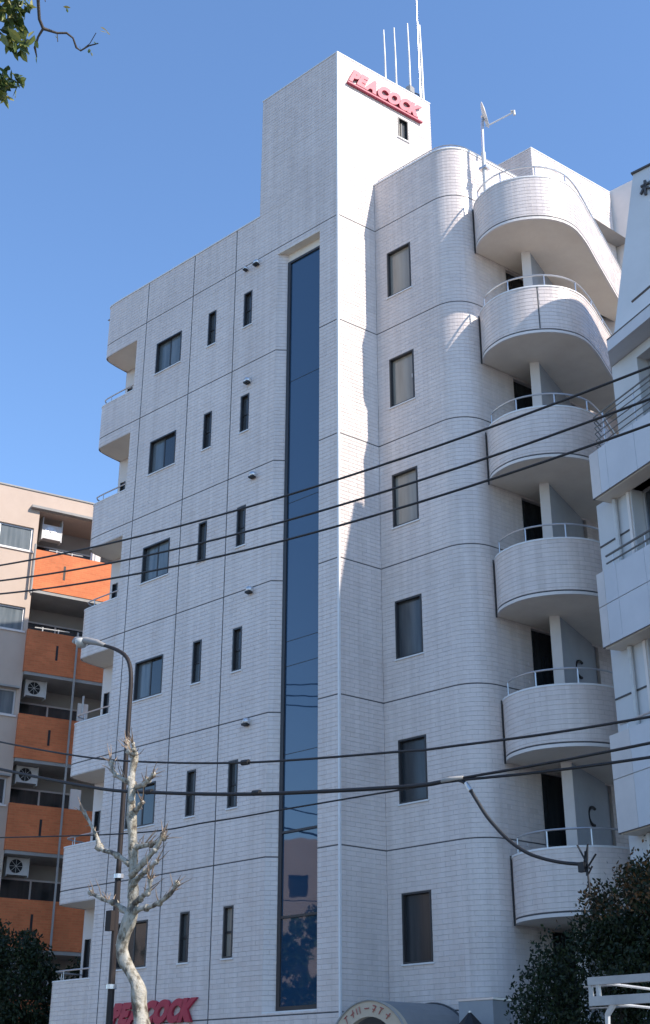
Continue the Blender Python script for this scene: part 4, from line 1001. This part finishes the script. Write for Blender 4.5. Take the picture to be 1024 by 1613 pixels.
# ------------------------------------------------------------------ entrance canopy at the foot of the building
aw = empty('entrance_canopy', (.95, -.35, 2.3), 'barrel-vaulted entrance canopy with a tan arched front at the foot of the building', 'canopy')
tan = mottled('tan_canvas', (.52, .42, .31), (.60, .50, .38), 2, .8); slate = mottled('slate_canvas', (.24, .235, .23), (.30, .29, .28), 2, .7)
c0 = V((.95, -.36, 2.42)); bd = V((BDx, BDy, 0)); na = 22
for nm, r0, r1, t0, t1, mt in (('arch_front', .64, .9, 0, .10, tan), ('vault', .87, .9, .10, 1.46, slate)):
    mb = MB()
    ring = []
    for t in (t0, t1):
        for r in (r0, r1): ring.append([c0+bd*t+V((math.cos(a)*r, 0, math.sin(a)*r)) for a in [PI*i/na for i in range(na+1)]])
    for i in range(na):
        for A_, B_ in ((ring[0], ring[1]), (ring[1], ring[3]), (ring[3], ring[2]), (ring[2], ring[0])): mb.quad(A_[i], A_[i+1], B_[i+1], B_[i])
    mb.build(nm, mt, aw, smooth=False)
mb = MB(); mb.tube([c0+bd*.0+V((math.cos(a)*.9, -.01, math.sin(a)*.9)) for a in [PI*i/na for i in range(na+1)]], .018, 6); mb.build('front_rib', M['concrete'], aw)
mb = MB(); mb.tube([c0+bd*1.42+V((math.cos(a)*.91, 0, math.sin(a)*.91)) for a in [PI*i/na for i in range(na+1)]], .02, 6); mb.build('rear_rib', M['sealant'], aw)
ltr = new_mat('canopy_lettering', (.42, .12, .10), .7)
for i, a in enumerate([math.radians(q) for q in (128, 117, 106, 92, 80, 68, 56)]):
    mb = MB(); u_ = V((math.cos(a), 0, math.sin(a))); w_ = V((math.sin(a), 0, -math.cos(a))); c_ = c0+V((0, -.012, 0))+u_*.77
    for (x0, y0, x1, y1) in ([(-.04, .05, .04, .05), (0, .05, -.03, -.06)], [(-.04, 0, .045, .01), (.03, .06, .0, -.06)], [(-.04, .05, -.04, -.05), (.03, .06, .03, -.05)], [(-.05, .0, .05, .0)], [(-.03, .05, .04, .04), (.04, .04, -.02, -.06), (-.03, -.01, .03, -.02)])[i % 5]:
        p_, q_ = c_+w_*x0+u_*y0, c_+w_*x1+u_*y1; mb.tube([p_, q_], .009, 4)
    mb.build('letter', ltr, aw)
for x in (-.84, .84):
    mb = MB(); mb.tube([c0+V((x, .03, -2.3)), c0+V((x, .03, 0))], .03, 8); mb.build('post', M['alu'], aw)
# small wall box and dark sign right of the canopy
wb = empty('wall_box', (2.05, 1.0, 2.7), 'small dark louvred box on the wall right of the entrance canopy', 'vent box')
mb = MB(); mb.box(1.45, .96, 2.85, 1.78, 1.085, 3.12); mb.build('box_body', M['darkframe'], wb); mb = MB()
for z in (2.90, 2.97, 3.04): mb.box(1.47, .945, z, 1.76, .97, z+.03)
mb.build('louvres', M['alu'], wb)
gb = empty('meter_cabinet', (2.6, .6, .12), 'grey cabinet standing at the rounded corner foot', 'cabinet')
mb = MB(); mb.box(2.25, .45, .12, 2.95, .95, 3.28); mb.build('cabinet_body', mottled('cabinet_grey', (.30, .32, .34), (.36, .38, .40), 2, .5), gb)
mb = MB(); mb.box(2.23, .44, 3.28, 2.97, .97, 3.31); mb.build('cabinet_lid', M['alu'], gb)
um = empty('dark_tarpaulin', (3.05, -1.0, .12), 'dark peaked tarpaulin at the foot of the rounded corner', 'tarpaulin')
mb = MB(); ap = V((2.95, -.2, 3.07)); ring = [V((2.95+.75*math.cos(a), -.2+.6*math.sin(a), 2.35)) for a in [2*PI*i/8 for i in range(8)]]
for i in range(8): mb.v += [tuple(ap), tuple(ring[i]), tuple(ring[(i+1) % 8])]; mb.f.append((3*i, 3*i+1, 3*i+2))
mb.build('canopy_cloth', M['black'], um); mb = MB(); mb.tube([V((2.95, -.2, .12)), ap], .025, 6); mb.build('pole', M['alu'], um)

# ------------------------------------------------------------------ white van with roof rack
van = empty('work_van', (11.8, -11.3, .0), 'white work van with a two-rail roof rack at the lower right edge', 'van')
paint = new_mat('van_paint', (.72, .72, .70), .3, .5, 0, None, .5)
vx0, vx1, vy0, vy1 = 11.95, 15.6, -11.25, -9.75
def prof(mb, xs):   # extrude side profile across y with tumblehome
    n = len(xs); i = len(mb.v)
    for yv, s_ in ((vy0, 1), (vy1, -1)):
        for (x, z) in xs: mb.v.append((x, yv+s_*max(0, (z-1.0))*.10, z))
    mb.f.append(tuple(i+k for k in range(n))); mb.f.append(tuple(i+n+k for k in reversed(range(n))))
    for k in range(n): mb.f.append((i+k, i+n+k, i+n+(k+1) % n, i+(k+1) % n))
mb = MB(); prof(mb, [(vx0-.12, .35), (vx1, .35), (vx1, 1.0), (vx1-.04, 1.97), (vx0+.75, 2.03), (vx0+.45, 2.02), (vx0+.32, 1.97), (vx0-.02, 1.15), (vx0-.12, 1.0)]); mb.build('body', paint, van)
mb = MB(); mb.box(vx0+.55, vy0+.02, 1.15, vx0+1.3, vy0+.06, 1.85); mb.box(vx0+1.4, vy0+.02, 1.15, vx0+2.3, vy0+.06, 1.85); mb.build('side_window', M['window_dark'], van)
for x in (vx0+.45, vx1-.6):
    for y in (vy0, vy1-.02):
        mb = MB(); mb.tube([V((x, y-.03, .28)), V((x, y+.14, .28))], .28, 16); w = mb.build('wheel', M['black'], van); mb = MB(); mb.tube([V((x, y-.04, .28)), V((x, y+.15, .28))], .16, 12); sub(mb, 'rim', M['alu'], w)
for y in (vy0+.2, vy1-.3):
    mb = MB(); mb.box(vx0-.13, y, .75, vx0-.07, y+.2, .9); mb.build('headlight', M['alu'], van)
rackm = mottled('rack_paint', (.30, .30, .30), (.42, .42, .41), 8, .5)
rk = MB()
for (z, h) in ((2.262, .042), (2.150, .050)):
    for y in (vy0+.0,): rk.box(vx0-.08, y, z, vx1-.3, y+.035, z+h)
    for x in (vx0-.08, vx1-.35): rk.tube([V((x+.015, vy0+.01, z+h/2)), V((x+.015, vy1-.08, z+h/2))], .008, 5)
rk.build('roof_rack', rackm, van)
rk = MB()
for x in (vx0-.08, vx0-.03, vx0+1.2, vx1-.4): rk.box(x, vy0+.004, 2.19, x+.018, vy0+.03, 2.27)
for x in (vx0-.2, vx0-.2): rk.tube([V((x-.12, vy0+.35, 2.285)), V((vx0-.06, vy0+.35, 2.285))], .006, 5); rk.tube([V((x-.18, vy0+.5, 2.175)), V((vx0-.06, vy0+.5, 2.175))], .006, 5)
rk.build('rack_upright', rackm, van)
for x in (vx0+.02, vx0+1.5, vx1-.6):
    mb = MB(); mb.tube([V((x+.05, vy0+.02, 2.16)), V((x-.01, vy0+.04, 2.10)), V((x-.03, vy0+.06, 1.98))], [.02, .017, .014], 6); mb.build('rack_foot', M['white_metal'], van)
mb = MB(); mb.box(vx0+.62, vy0+.10, 2.11, vx0+1.5, vy0+.4, 2.135); mb.build('ladder_on_rack', M['alu'], van)
for s_ in (0, .22):
    mb = MB(); mb.tube([V((5.30+s_, 6.9, 20.9)), V((5.30+s_, 6.9, 22.15)), V((5.30+s_, 7.0, 22.3)), V((5.3+s_, 7.25, 22.2))], .022, 6); mb.build('rail', M['white_metal'], lad)
mb = MB()
for z in (21.1, 21.45, 21.8): mb.tube([V((5.30, 6.9, z)), V((5.52, 6.9, z))], .016, 6)
mb.build('rung', M['white_metal'], lad)
